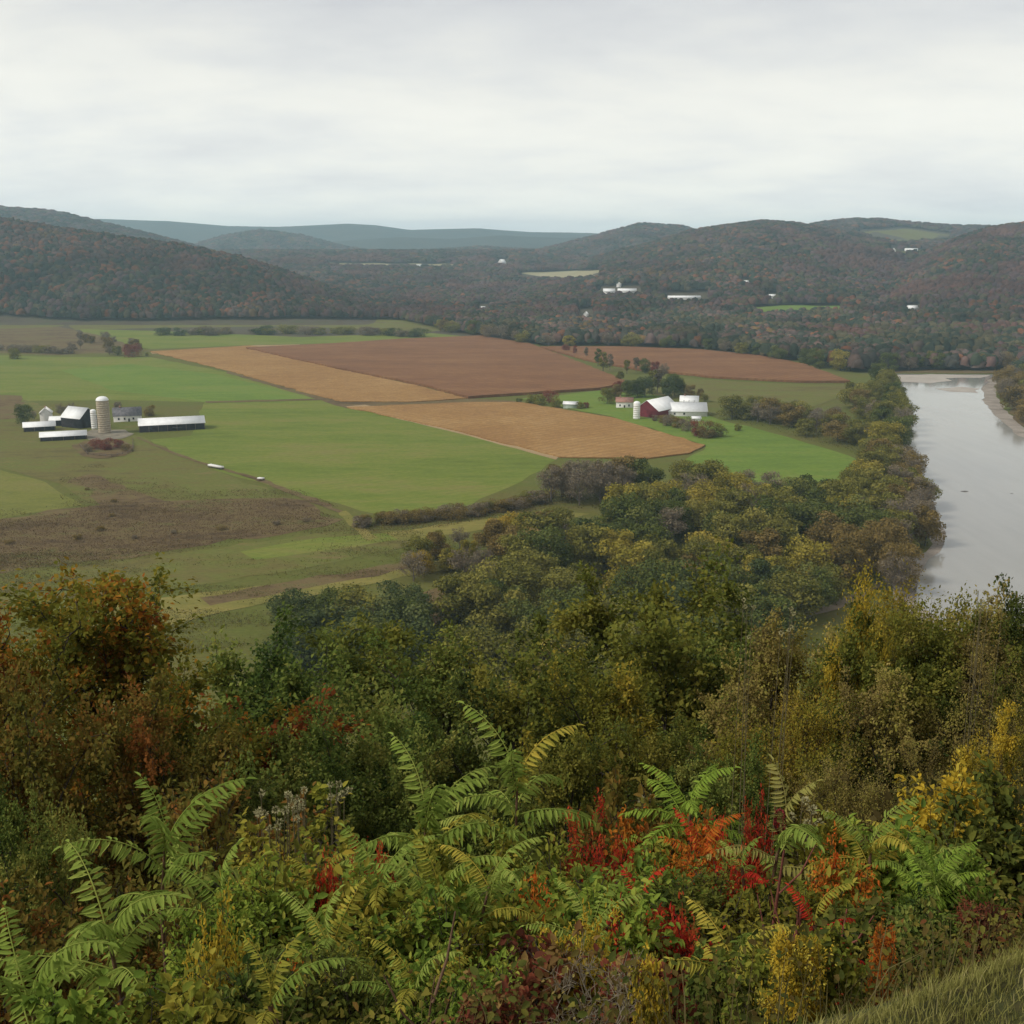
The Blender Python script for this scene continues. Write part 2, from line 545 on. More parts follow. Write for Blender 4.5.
sheet('meadow', [(-140, 590), (60, 569), (170, 555), (335, 531), (400, 530), (415, 545), (300, 570), (140, 596), (-20, 625), (-140, 640)], M_olive, 10, 1.2)
sheet('meadow', [(240, 552), (320, 538), (390, 533), (398, 540), (330, 550), (255, 560)], M_green, 10, 1.2)
sheet('gold_strip', [(385, 533), (470, 521), (560, 512), (590, 514), (560, 521), (470, 532), (400, 541)], M_gold, 8, 1.0)
sheet('meadow', [(60, 610), (230, 590), (380, 572), (440, 560), (450, 568), (330, 592), (200, 618), (80, 645)], M_gold, 9, 1.2)
sheet('weed_field', [(200, 598), (300, 580), (400, 563), (430, 560), (420, 568), (310, 588), (210, 606)], M_weed, 8, 1.0)
sheet('weed_field', [(380, 610), (460, 575), (480, 590), (450, 620), (400, 640)], M_weed, 8, 1.5)
sheet('track', [(338, 512), (346, 511), (362, 526), (378, 538), (368, 541), (352, 528)], M_gold, 6, .6)
sheet('stubble_field', [(150, 352), (250, 346), (300, 354), (330, 368), (425, 388), (466, 399), (410, 402.5), (342, 402), (310, 394.5), (230, 371.5)], M_tan, 9, tall=.7)
sheet('crop_field', [(246, 349), (330, 345), (405, 340), (480, 337), (530, 345), (585, 366), (628, 384), (600, 390), (468, 399), (425, 387), (330, 368), (285, 358)], M_brown, 9, .8, tall=2.1)
sheet('stubble_field', [(347, 408), (470, 403), (520, 403), (610, 418), (705, 446), (690, 454), (650, 459), (560, 458), (455, 431)], M_tan, 9, tall=.7)
sheet('track', [(228, 371), (312, 394), (342, 401.5), (410, 402), (468, 398.5), (522, 401.5), (520, 404), (470, 403.5), (346, 408.5), (306, 396), (226, 373)], M_weed, 8, .6)
sheet('bare_strip', [(345, 406.5), (365, 405), (470, 430.5), (560, 455.5), (556, 460), (456, 433)], M_dirt, 14, .6)
sheet('bare_strip', [(150, 351.5), (250, 345.5), (300, 344.5), (298, 347), (250, 348), (152, 354)], M_dirt, 24, .6)
sheet('crop_field', [(540, 348), (620, 348), (700, 351), (760, 357), (805, 366), (850, 383), (800, 383), (720, 379), (640, 371), (590, 362)], M_brown, 9, .8, tall=2.1)
sheet('grass_field', [(640, 384), (690, 379), (760, 383), (850, 386), (862, 390), (800, 412), (730, 405), (705, 400), (660, 398)], M_olive, 16)
sheet('grass_field', [(520, 399), (600, 391), (660, 396), (720, 420), (760, 430), (830, 450), (862, 462), (845, 480), (800, 494), (720, 490), (680, 470), (706, 446), (612, 417)], M_bright, 14)

sheet('track', [(212, 466), (216, 466), (262, 479), (300, 493), (343, 511), (339, 513), (296, 496), (258, 482)], M_weed, 8, .7)
sheet('track', [(136, 438), (139, 437.5), (176, 453), (212, 466), (209, 466.5), (172, 454)], M_weed, 8, .5)
sheet('track', [(205, 401.5), (330, 398.5), (331, 400), (206, 403.2)], M_weed, 12, .8)
sheet('weed_field', [(-60, 392), (22, 396), (24, 404), (-60, 406)], M_weed, 10, 1.5)
sheet('weed_field', [(0, 404), (26, 402), (20, 418), (-40, 424)], M_weed, 10, 1.5)
sheet('weed_field', [(1004, 389), (1002, 379), (1100, 376), (1300, 520), (1080, 452), (1036, 438), (1013, 419)], M_weed, 10, 1.0)
sheet('shore', [(876, 365), (1060, 364), (1060, 374.5), (985, 373.5), (884, 373)], M_weed, 14, 1.0)  # dark mud at the far trees' feet, its tone also standing for their reflection
# river, its gravel shores and bars
left_bank = [(884, 374), (892, 378), (900, 386), (908, 402), (911, 425), (909, 445), (914, 462), (924, 482), (934, 505), (946, 533), (944, 545), (928, 560), (919, 578), (914, 600)]
right_bank = [(1200, 540), (1120, 480), (1060, 452), (1018, 436), (998, 418), (984, 402), (982, 388), (992, 378), (1010, 374.5)]
lb = [ground(*p)[:2] for p in left_bank]; rb = [ground(*p)[:2] for p in right_bank]
near_l = np.array([lb[-1][0] + 6, 235.0]); near_r = np.array([420.0, 235.0])
riv = lb + [near_l, near_r] + rb
M_shore = ground_mat('gravel', [(.18, .15, .12), (.27, .23, .19), (.33, .29, .24)], .08, .9, fine=.6)
ls = [p + np.array([-7 - 3 * math.sin(i * 1.7), 1.5]) for i, p in enumerate(lb)]
rs = [p + np.array([11, -3.0]) for p in rb]
sheet('shore', left_bank + right_bank, M_shore, 12, 1.0, z=.012, world=ls + [near_l + [-8, 0], near_r + [30, 0]] + rs)
M_water, nt, out = newmat('river_water')
b = nd(nt, 'ShaderNodeBsdfPrincipled')
b.inputs['Base Color'].default_value = (.34, .335, .31, 1)
b.inputs['Roughness'].default_value = .12
b.inputs['IOR'].default_value = 1.33
tc = nd(nt, 'ShaderNodeTexCoord')
n1 = nd(nt, 'ShaderNodeTexNoise'); n1.inputs['Scale'].default_value = .35; n1.inputs['Detail'].default_value = 4
mpw = nd(nt, 'ShaderNodeMapping'); mpw.inputs['Scale'].default_value = (1, .6, 1); mpw.inputs['Rotation'].default_value = (0, 0, R(-20))
nt.links.new(tc.outputs['Object'], mpw.inputs[0]); nt.links.new(mpw.outputs[0], n1.inputs['Vector'])
n2 = nd(nt, 'ShaderNodeTexNoise'); n2.inputs['Scale'].default_value = .02; n2.inputs['Detail'].default_value = 5
nt.links.new(mpw.outputs[0], n2.inputs['Vector'])
nt.links.new(ramp(nt, n2.outputs['Fac'], [(.35, (.04, .04, .04)), (.65, (.13, .13, .13))]), b.inputs['Roughness'])
mp3 = nd(nt, 'ShaderNodeMapping'); mp3.inputs['Scale'].default_value = (.16, .018, 1); mp3.inputs['Rotation'].default_value = (0, 0, R(14))
n5 = nd(nt, 'ShaderNodeTexNoise'); n5.inputs['Scale'].default_value = 1.0; n5.inputs['Detail'].default_value = 5
nt.links.new(tc.outputs['Object'], mp3.inputs[0]); nt.links.new(mp3.outputs[0], n5.inputs['Vector'])
rf_ = math_node(nt, 'ADD', math_node(nt, 'MULTIPLY', n2.outputs['Fac'], .5), math_node(nt, 'MULTIPLY', n5.outputs['Fac'], .5))
nt.links.new(ramp(nt, rf_, [(.34, (.25, .242, .215)), (.66, (.292, .282, .25))]), b.inputs['Base Color'])
bp = nd(nt, 'ShaderNodeBump'); bp.inputs['Strength'].default_value = .12; bp.inputs['Distance'].default_value = .3
nt.links.new(n1.outputs['Fac'], bp.inputs['Height']); nt.links.new(bp.outputs[0], b.inputs['Normal'])
nt.links.new(b.outputs[0], out.inputs[0])
sheet('river', left_bank + right_bank, M_water, 12, .8, z=.26, world=riv)
sheet('river', [(918, 359.5), (938, 359), (975, 361.5), (972, 364), (930, 363.5)], M_water, 20, .8, z=.3)
M_bar = ground_mat('sand_bar', [(.30, .26, .22), (.42, .38, .33)], .05, .5)
sheet('gravel_bar', [(888, 375.5), (930, 374.5), (990, 375.5), (980, 378), (945, 378.5), (952, 381), (930, 383.5), (900, 382)], M_bar, 12, 1.5, z=.32)
sheet('gravel_bar', [(935, 389), (960, 387), (980, 389), (978, 393), (950, 392)], M_bar, 12, 1.5, z=.32)
M_path = ground_mat('gravel_lane', [(.16, .125, .085), (.22, .175, .12)], .1, .9)
sheet('path', [(668, 668), (715, 640), (770, 622), (830, 605), (878, 582), (884, 586), (838, 610), (778, 628), (725, 648), (680, 674)], M_path, 8, .4)

M_rock = plain('wet_rock', (.10, .09, .08), .7, .3, .8)
for i_, (px, py, s_, lab) in enumerate(((964, 492, 1.3, 'low dark rock breaking the river surface in midstream'), (1001, 576, .9, 'small dark rock in the river nearest the overlook'), (1012, 494, .8, 'small rock in the river to the right of the midstream rock'))):
    g_ = np.random.default_rng(i_ + 3)
    bm = bmesh.new(); bmesh.ops.create_icosphere(bm, subdivisions=3, radius=1)
    for v in bm.verts:
        k_ = 1 + .22 * math.sin(3 * v.co.x + i_) * math.cos(2.3 * v.co.y) + g_.normal(0, .04)
        v.co = Vector((v.co.x * 1.7 * k_ * s_, v.co.y * k_ * s_, v.co.z * .45 * k_ * s_))
    me = bpy.data.meshes.new('river_rock'); bm.to_mesh(me); bm.free(); me.materials.append(M_rock)
    o = link(bpy.data.objects.new('river_rock', me)); o.location = ground(px, py); tag(o, lab, 'rock', 'rocks in the river')

# ------------------------------------------------------------------ distant woods (one mass each)
def in_poly(px, py, poly):
    ins = np.zeros(px.shape, bool)
    n = len(poly)
    for i in range(n):
        x1, y1 = poly[i]; x2, y2 = poly[(i + 1) % n]
        c = ((y1 > py) != (y2 > py)) & (px < (x2 - x1) * (py - y1) / (y2 - y1 + 1e-12) + x1)
        ins ^= c
    return ins


CLEAR = [[(742, 309), (780, 305.5), (845, 306), (840, 316), (760, 319)],       # green field across the river
         [(855, 231), (905, 227), (955, 234), (950, 241), (905, 246), (870, 241)],  # hill pasture
         [(520, 273), (600, 270), (604, 281), (560, 283), (520, 281)],
         [(320, 263), (455, 264), (455, 269), (330, 268.5)],
         [(890, 252), (930, 249), (930, 256), (893, 257)],
         [(596, 287), (642, 286), (645, 300), (598, 300)], [(662, 293), (708, 292), (712, 307), (664, 307)],
         [(576, 309), (596, 309), (597, 326), (575, 326)],
         [(903, 306), (922, 305), (924, 319), (902, 319)], [(494, 260), (510, 259), (512, 268), (496, 268)],
         [(408, 264), (424, 264), (424, 270), (408, 270)], [(764, 293), (779, 293), (780, 304), (764, 304)],
         [(476, 304), (492, 304), (492, 317), (476, 317)], [(740, 279), (752, 279), (752, 289), (740, 289)],
         [(888, 246), (900, 246), (900, 254), (888, 254)],
         [(905, 357.0), (985, 357.5), (985, 366), (905, 366)]]
EDGE_P = [-400, 0, 75, 150, 300, 400, 440, 490, 540, 600, 700, 800, 855, 885, 930, 1000, 1100, 1500]
EDGE_Y = [316, 316, 321, 321, 319, 320, 329, 337, 345.5, 346, 349, 362, 373, 371.5, 370.5, 371, 372, 374]


def skyline_filter(x, y, ztop):
    """keep crowns whose top can be seen over the land in front (with a margin)"""
    yy = ys[ys > 1300]
    u = np.linspace(-.62, .62, 200)
    Y2, U2 = np.meshgrid(yy, u, indexing='ij')
    Z2 = hz(U2 * Y2, Y2)
    e = np.maximum.accumulate((Z2 - HC) / Y2, axis=0)
    iy = np.clip(np.searchsorted(yy, y) - 1, 0, len(yy) - 1)
    iu = np.clip(((x / y + .62) / 1.24 * 199).round().astype(int), 0, 199)
    return (ztop + 9 - HC) / y > e[iy, iu]


def crown_template(seed, ring=8, rows=3):
    r = np.random.default_rng(seed)
    V, Fc = [], []
    for i in range(rows):
        ph = [-.35, .35, .95][i]
        for k in range(ring):
            th = 2 * PI * (k + .5 * (i % 2)) / ring + r.normal(0, .12)
            q = 1 + r.normal(0, .16)
            V.append((math.cos(th) * math.cos(ph) * q, math.sin(th) * math.cos(ph) * q, .5 + .5 * math.sin(ph) * q))
    V.append((r.normal(0, .1), r.normal(0, .1), 1.02))
    for i in range(rows - 1):
        for k in range(ring):
            a, b2 = i * ring + k, i * ring + (k + 1) % ring
            c, d = a + ring, b2 + ring
            Fc += [(a, b2, d), (a, d, c)]
    t = (rows - 1) * ring
    for k in range(ring): Fc.append((t + k, t + (k + 1) % ring, len(V) - 1))
    return np.array(V), np.array(Fc)


PAL = np.array([(.068, .040, .030), (.058, .042, .040), (.048, .047, .024), (.022, .031, .019), (.098, .048, .024), (.055, .045, .036), (.074, .052, .042), (.035, .039, .030), (.085, .062, .024)])
M_wood, nt, out = newmat('far_tree_crowns')
at = nd(nt, 'ShaderNodeAttribute', attribute_name='tint')
d = nd(nt, 'ShaderNodeBsdfDiffuse')
nt.links.new(at.outputs['Color'], d.inputs[0]); nt.links.new(d.outputs[0], out.inputs[0])


def woods(name, label, region, weights, y0, y1, seed, lift=1.0):
    r = np.random.default_rng(seed)
    xs_, ys_, sps = [], [], []
    y = y0
    while y < y1:
        sp = 8.5 if y < 2000 else 10 if y < 2700 else 13 if y < 3700 else 19
        x = np.arange(-.6 * y, .6 * y, sp)
        xs_.append(x + r.uniform(-.5, .5, len(x)) * sp)
        ys_.append(y + r.uniform(-.5, .5, len(x)) * sp)
        sps.append(np.full(len(x), sp))
        y += sp
    x = np.concatenate(xs_); yv = np.concatenate(ys_); sp = np.concatenate(sps)
    z = hz(x, yv)
    px, py = project(np.stack([x, yv, z], 1))
    keep = region(x, yv, z, px, py)
    for c in CLEAR: keep &= ~in_poly(px, py, c)
    keep &= skyline_filter(x, yv, z + 14)
    x, yv, z, sp = x[keep], yv[keep], z[keep], sp[keep]
    n = len(x)
    rad = sp * r.uniform(.55, .95, n)
    hgt = r.uniform(11, 19, n) * np.where(sp > 15, 1.05, 1)
    big = fbm(x / 110, yv / 190, seed, 3) * 2.4 + fbm(x / 500, yv / 800, seed + 5, 2) * 1.6
    wt = np.array(weights, float); wt /= wt.sum()
    q = np.clip(r.random(n) * .4 + (big + .5) * .6, 0, .9999)
    idx = np.searchsorted(np.cumsum(wt), q)
    tint = np.array([1.10, .98, 1.0]) * lift * PAL[np.clip(idx, 0, len(PAL) - 1)] * (r.uniform(.8, 1.2, n) * (1 + 1.1 * fbm(x / 60, yv / 100, seed + 9, 2)))[:, None] * r.uniform(.95, 1.05, (n, 3))
    mb = MB(); cols_ = []
    for k in range(5):
        T, Fc = crown_template(seed * 10 + k)
        s = np.where(np.arange(n) % 5 == k)[0]
        a = r.uniform(0, 2 * PI, len(s))
        ca, sa = np.cos(a)[:, None], np.sin(a)[:, None]
        V = np.stack([(T[:, 0] * ca - T[:, 1] * sa) * rad[s][:, None] + x[s][:, None],
                      (T[:, 0] * sa + T[:, 1] * ca) * rad[s][:, None] + yv[s][:, None],
                      T[:, 2] * hgt[s][:, None] + z[s][:, None]], -1)
        m = len(T)
        FF = (np.arange(len(s)) * m)[:, None, None] + Fc[None]
        mb.add(V.reshape(-1, 3), FF.reshape(-1, 3))
        tv = tint[s][:, None, :] * r.uniform(.85, 1.15, (len(s), m, 1))
        cols_.append(np.concatenate([tv, np.ones((len(s), m, 1))], -1).reshape(-1, 4))
    o = link(bpy.data.objects.new(name, mb.mesh(name, M_wood, tone=False, vcol=np.concatenate(cols_))))
    print(name, n)
    return tag(o, label, 'woodland', kind='stuff')


def left_region(x, y, z, px, py):
    return (px < 445) & (py < np.interp(px, EDGE_P, EDGE_Y)) & (y < 3300)


def front(x, y, px):
    return y < 1850 + 260 * fbm(x / 300, y / 300, 61, 3) * 2 + np.where(px > 870, -350, 0)


def far_region(x, y, z, px, py):
    return (py < np.interp(px, EDGE_P, EDGE_Y)) & ~((px < 445) & (y < 3300)) & (y < 6600) & ~front(x, y, px)


def near_region(x, y, z, px, py):
    return (py < np.interp(px, EDGE_P, EDGE_Y)) & (px >= 445) & front(x, y, px)


woods('woodland', 'autumn woods in rust, brown and dark green covering the long hill at the left', left_region, [3, 3, 2.6, 3, 2, 2.5, 2.2, 2, .4], 1650, 3300, 21, .9)
woods('woodland', 'mixed grey, brown and green woods over the far valley and the hills beyond', far_region, [2.4, 3.2, 3, 3, 1.2, 2.6, 2.2, 3.4, .8], 1300, 6600, 22, 1.05)
woods('woodland', 'greener olive and russet woods nearest behind the brown crops and the river', near_region, [1.2, 1.0, 4.8, 3.8, .25, 2, 1.0, 3, 1.2], 1080, 2500, 23, 1.3)

# ------------------------------------------------------------------ buildings
M_white = plain('white_metal_roof', (.78, .78, .76), .5, .05, .3)
M_wpaint = plain('white_siding', (.72, .70, .66), .7, .06, .4)
M_black = plain('dark_boards', (.022, .02, .022), .8, .3, .5)
M_slate = plain('grey_shingle', (.12, .115, .12), .8, .2, .6)
M_redb = plain('dark_red_boards', (.13, .018, .026), .7, .2, .5)
M_pink = plain('brick', (.30, .16, .12), .8, .15, .8)
M_stave = plain('concrete_staves', (.34, .285, .205), .8, .12, .5)
M_pad = plain('concrete_yard', (.19, .165, .12), .9, .2, .2)
M_glassd = plain('window_dark', (.03, .035, .04), .2, .1, 1, .5)
M_post = plain('weathered_wood', (.14, .11, .085), .9, .2, 3)


def box(mb, x0, x1, y0, y1, z0, z1):
    mb.add([(x, y, z) for x in (x0, x1) for y in (y0, y1) for z in (z0, z1)],
           [(0, 1, 3, 2), (4, 6, 7, 5), (0, 4, 5, 1), (2, 3, 7, 6), (0, 2, 6, 4), (1, 5, 7, 3)])


def part_box(name, mat, parent, *b):
    mb = MB(); box(mb, *b)
    return mb.obj(name, mat, parent, tone=False)


def gable(name, label, cat, pos, L, Wd, eave, rise, yaw, wall, roof, group=None, windows=(), door=None, open_front=False, over=.5, chimney=False):
    """ridge runs along local x; local -y faces the camera"""
    root = tag(empty(name, pos, yaw), label, cat, group)
    l, w = L / 2, Wd / 2
    mb = MB()
    V = [(-l, -w, -.3), (l, -w, -.3), (l, w, -.3), (-l, w, -.3), (-l, -w, eave), (l, -w, eave), (l, w, eave), (-l, w, eave), (-l, 0, eave + rise), (l, 0, eave + rise)]
    mb.add(V, [(0, 1, 5, 4), (1, 2, 6, 5), (2, 3, 7, 6), (3, 0, 4, 7)])
    mb.add(V, [(5, 6, 9), (7, 4, 8)])
    wl = mb.obj('wall', wall, root, tone=False)
    rb_ = MB()
    k = rise / w
    for s in (-1, 1):
        y0, z0 = 0, eave + rise + .12
        y1, z1 = s * (w + over), eave - over * k + .12
        t = .18
        A = [(-l - over, y0, z0), (l + over, y0, z0), (l + over, y1, z1), (-l - over, y1, z1)]
        B = [(a, b2, c + t) for a, b2, c in A]
        VV = A + B
        rb_.add(VV, [(0, 1, 2, 3), (4, 5, 6, 7), (0, 1, 5, 4), (1, 2, 6, 5), (2, 3, 7, 6), (3, 0, 4, 7)])
    rf = rb_.obj('roof', roof, root, tone=False)
    if chimney: part_box('chimney', M_pink, rf, -l * .5 - .4, -l * .5 + .4, -.4, .4, eave + rise - .5, eave + rise + 1.4)
    for (x, z, ww, hh) in windows:
        part_box('window', M_glassd, root, x - ww / 2, x + ww / 2, -w - .06, -w + .1, z, z + hh)
    if door: part_box('door', door[3], root, door[0] - door[1] / 2, door[0] + door[1] / 2, -w - .08, -w + .1, 0, door[2])
    if open_front:
        nb = max(3, int(L / 6))
        for i in range(nb + 1):
            x = -l + .3 + (L - .6) * i / nb
            part_box('post', M_post, root, x - .16, x + .16, -w - .18, -w - .02, 0, eave - .25)
    return root


def silo(name, label, pos, r, h, mat, bands=True):
    root = tag(empty(name, pos), label, 'silo')
    mb = MB()
    n = 20
    a = np.arange(n) * 2 * PI / n
    def ring(rr, z): return np.stack([np.cos(a) * rr, np.sin(a) * rr, np.full(n, z)], 1)
    def rings(lst, mbx):
        V = np.concatenate([ring(*q) for q in lst])
        Fc = [(i * n + k, i * n + (k + 1) % n, (i + 1) * n + (k + 1) % n, (i + 1) * n + k) for i in range(len(lst) - 1) for k in range(n)]
        mbx.add(V, Fc)
    lst = [(r, -.3)]
    z = .8
    while z < h - .3:
        if bands: lst += [(r, z), (r + .06, z + .02), (r + .06, z + .12), (r, z + .14)]
        z += 1.5
    lst += [(r, h)]
    rings(lst, mb)
    mb.obj('wall', mat, root, tone=False)
    d = MB()
    rings([(r + .05, h - .1), (r + .05, h + .05)] + [(r * math.cos(t), h + .05 + r * .62 * math.sin(t)) for t in np.linspace(.05, 1.53, 7)], d)
    d.obj('dome', M_white, root, smooth=True, tone=False)
    return root


fx = lambda px: math.atan2((px - 512) / F, CP)     # bearing of a pixel column from straight ahead
# farm at the left
g = ground(168.5, 431)
barn = gable('long_barn', 'long low dark barn with a bright white roof, standing alone right of the silo', 'barn', g + [0, 8, 0], 43, 17, 4.6, 3.6, R(19), M_black, M_white,
             open_front=True, windows=[(-14, 1.4, 2.2, 1.2), (2, 1.2, 4.5, 1.6), (5.5, 1.2, 2, 1.6)])
silo('tall_silo', 'tall tan concrete silo with a white dome in the left farmyard', ground(105, 433), 4.1, 22.3, M_stave)
silo('small_silo', 'short pale silo tucked beside the left of the tall tan silo', ground(94.5, 429), 1.9, 12.5, M_wpaint)
gable('barn', 'black gabled barn with steep white roof left of the tall silo', 'barn', ground(76, 428) + [0, 7, 0], 19, 15, 7, 6.5, R(152), M_black, M_white, door=(0, 4, 4.5, M_slate))
gable('lean_to', 'low dark wing with white roof joined to the black barn', 'shed', ground(63, 425), 16, 9, 4.2, 2, R(14), M_black, M_white, over=.6)
gable('shed', 'low white roofed shed furthest left in the farmyard by the tall silo', 'shed', ground(38, 431) + [0, 3, 0], 20, 9, 3.2, 2.6, R(22), M_black, M_white, open_front=True)
gable('machine_shed', 'low white roofed shed nearest the viewer in front of the black barn', 'shed', ground(62, 440) + [0, 3, 0], 28, 10, 2.8, 2.4, R(20), M_black, M_white, open_front=True)
gable('farmhouse', 'small white farmhouse behind the sheds of the left farm', 'house', ground(45, 421) + [0, 3, 0], 9, 8, 6, 3.4, R(108), M_wpaint, M_wpaint,
      windows=[(-2, 1.2, 1, 1.6), (2, 1.2, 1, 1.6), (-2, 3.9, 1, 1.5), (2, 3.9, 1, 1.5)], chimney=True)
gable('house', 'white walled building with dark grey roof between the tall silo and the long barn', 'house', ground(126, 421.5) + [0, 4, 0], 19, 9, 4.4, 5.2, R(18), M_wpaint, M_slate,
      windows=[(-6, 1.3, 1.2, 1.6), (-2, 1.3, 1.2, 1.6), (4, 1.3, 1.2, 1.6)], door=(1, 1.2, 2.2, M_black), chimney=True)
sheet('farmyard', [(80, 434), (92, 430), (125, 430), (134, 434), (122, 439), (92, 441)], M_pad, 6, .8)


def corral(label, pts, group=None):
    root = tag(empty('rail_fence', (*pts[0], 0)), label, 'fence', group)
    pts = [np.array(p) - np.array(pts[0]) for p in pts]
    rails = MB()
    for a, b2 in zip(pts[:-1], pts[1:]):
        n = max(1, int(np.linalg.norm(b2 - a) / 4))
        for k in range(n + 1):
            q = a + (b2 - a) * k / n
            part_box('post', M_post, root, q[0] - .14, q[0] + .14, q[1] - .14, q[1] + .14, -.2, 1.6)
        for z in (.6, 1.0, 1.4):
            tube(rails, [(*a, z), (*b2, z)], [.07, .07], 4)
    rails.obj('rail', M_post, root, tone=False)
    return root


corral('weathered rail fence round the muddy pen below the tall silo', [ground(*p)[:2] for p in [(80, 446), (88, 455), (112, 457), (133, 452), (133, 440)]])
sheet('pen', [(72, 447), (84, 441), (120, 440), (134, 447), (126, 456), (98, 459), (80, 455)], M_weed, 5, .8)


def trailer(label, pos, L, yaw, h=1.7, cat='trailer'):
    root = tag(empty('hay_wagon', pos, yaw), label, cat)
    mb = MB(); box(mb, -L / 2, L / 2, -1.2, 1.2, .8, 1.0); mb.obj('bed', M_post, root, tone=False)
    mb = MB(); box(mb, -L / 2 + .1, L / 2 - .1, -1.1, 1.1, 1.0, h + .2)
    mb.obj('load', M_wpaint, root, tone=False)
    for x in (-L / 2 + 1.2, L / 2 - 1.2):
        for y in (-1.05, 1.05):
            mb = MB(); tube(mb, [(x, y - .12, .45), (x, y + .12, .45)], [.45, .45], 12)
            V, n = [(x, y + s * .12, .45) for s in (-1, 1)], 12
            mb.obj('wheel', M_black, root, tone=False)
    return root


trailer('long white loaded wagon standing at the edge of the green field', ground(216, 468.5), 12, R(-38))
trailer('small pale wagon below the long white one, on the field edge', ground(261, 480.5), 3.6, R(-25), 1.4)

# farm in the middle
silo('white_silo', 'short white silo at the left end of the dark red barn', ground(636.5, 419), 2.5, 11.5, M_wpaint)
gable('red_barn', 'dark red gabled barn with a white roof beside the white silo', 'barn', ground(651, 417.5) + [6, 12, 0], 30, 20, 5.5, 7, R(52), M_redb, M_white, door=None)
o = gable('barn_wing', 'long low white roofed wing running right from the red barn', 'barn', ground(681, 416.5) + [0, 11, 0], 40, 22, 3.8, 5.2, R(-4), M_wpaint, M_white, windows=[(-4, 1.4, 1.4, 1.4), (3, 1.4, 1.4, 1.4)])
gable('white_house', 'white two storey farmhouse at the right end of the middle farm', 'house', ground(690, 408) + [0, 5, 0], 14, 10, 5.2, 3.6, R(-10), M_wpaint, M_white,
      windows=[(-4, 1.2, 1.1, 1.7), (0, 1.2, 1.1, 1.7), (4, 1.2, 1.1, 1.7), (-4, 4.2, 1.1, 1.6), (0, 4.2, 1.1, 1.6), (4, 4.2, 1.1, 1.6)], chimney=True)
gable('pink_house', 'pinkish brick house with pale porch left of the white silo', 'house', ground(625, 408) + [0, 5, 0], 13, 9, 4.6, 3, R(-5), M_wpaint, M_pink,
      windows=[(-3.5, 1.2, 1.1, 1.6), (3.5, 1.2, 1.1, 1.6)], door=(0, 1.2, 2.2, M_black), chimney=True)
gable('green_shed', 'small pale shed among bushes left of the middle farm', 'shed', ground(571, 408.5) + [0, 3, 0], 11, 7, 3.4, 1.6, R(-12), plain('pale_green_siding', (.36, .42, .34), .7, .06, .5), M_white)
gable('calf_shed', 'tiny white shed at the lower right corner of the middle farm', 'shed', ground(696, 421), 6, 4, 2.2, 1.1, R(5), M_wpaint, M_white)


def far_house(label, px, py, L, wd, eave, rise, yaw, wall=M_wpaint, roof=M_white, cat='barn', name='barn'):
    # walk the sight line until it meets the land
    d = ray(px, py)
    yy = np.linspace(1300, 6500, 4000)
    zl = HC + d[2] / d[1] * yy
    z = hz(d[0] / d[1] * yy, yy)
    hit = np.where(zl <= z)[0]
    k = hit[0] if len(hit) else len(yy) - 1
    pos = (d[0] / d[1] * yy[k], yy[k], float(z[k]))
    return gable(name, label, cat, pos, L, wd, eave, rise, yaw, wall, roof, windows=[(-L * .25, 1.4, 1.5, 1.5), (L * .25, 1.4, 1.5, 1.5)])


far_house('smaller of two white barns side by side in the wooded valley beyond the crops', 609, 293.5, 24, 15, 5, 5, 0)
far_house('longer bright white barn, right of the pair in the wooded valley', 627, 293.5, 38, 15, 6, 4, R(-6))
far_house('small white gabled house just above the long white barn in the valley', 619, 287, 14, 10, 6, 4, R(80), cat='house', name='house')
far_house('very long low white shed in the woods right of the two white barns', 684, 299.5, 62, 12, 4, 3, R(3))
far_house('tiny white house among trees above the long low white shed', 746, 284, 9, 7, 4, 3, R(20), cat='house', name='house')
far_house('white barn by a pale field far off in the middle of the valley', 416, 269, 48, 22, 8, 7, R(10))
far_house('white farmhouse with a steep roof far off, right of the pale valley field', 502, 266, 26, 18, 12, 10, R(60), cat='house', name='house')
far_house('small white gabled house in trees behind the brown crop fields', 586, 317.5, 8, 8, 6, 4, R(75), cat='house', name='house')
far_house('tiny pale house left of the valley barns, low in the woods', 483, 310, 8, 7, 4, 3, R(10), cat='house', name='house')
far_house('white house on the wooded slope across the river', 912, 311, 16, 9, 5, 4, R(4), cat='house', name='house')
far_house('white barn high on the hill pasture at the upper right', 911, 252, 34, 14, 5, 5, R(-15))
far_house('small white silo shaped hut left of the hill pasture barn', 893.5, 254, 9, 9, 9, 6, R(80), cat='house', name='house')
far_house('tiny white cottage in woods right of the long low shed', 772, 298, 12, 9, 4, 3, R(5), cat='house', name='house')
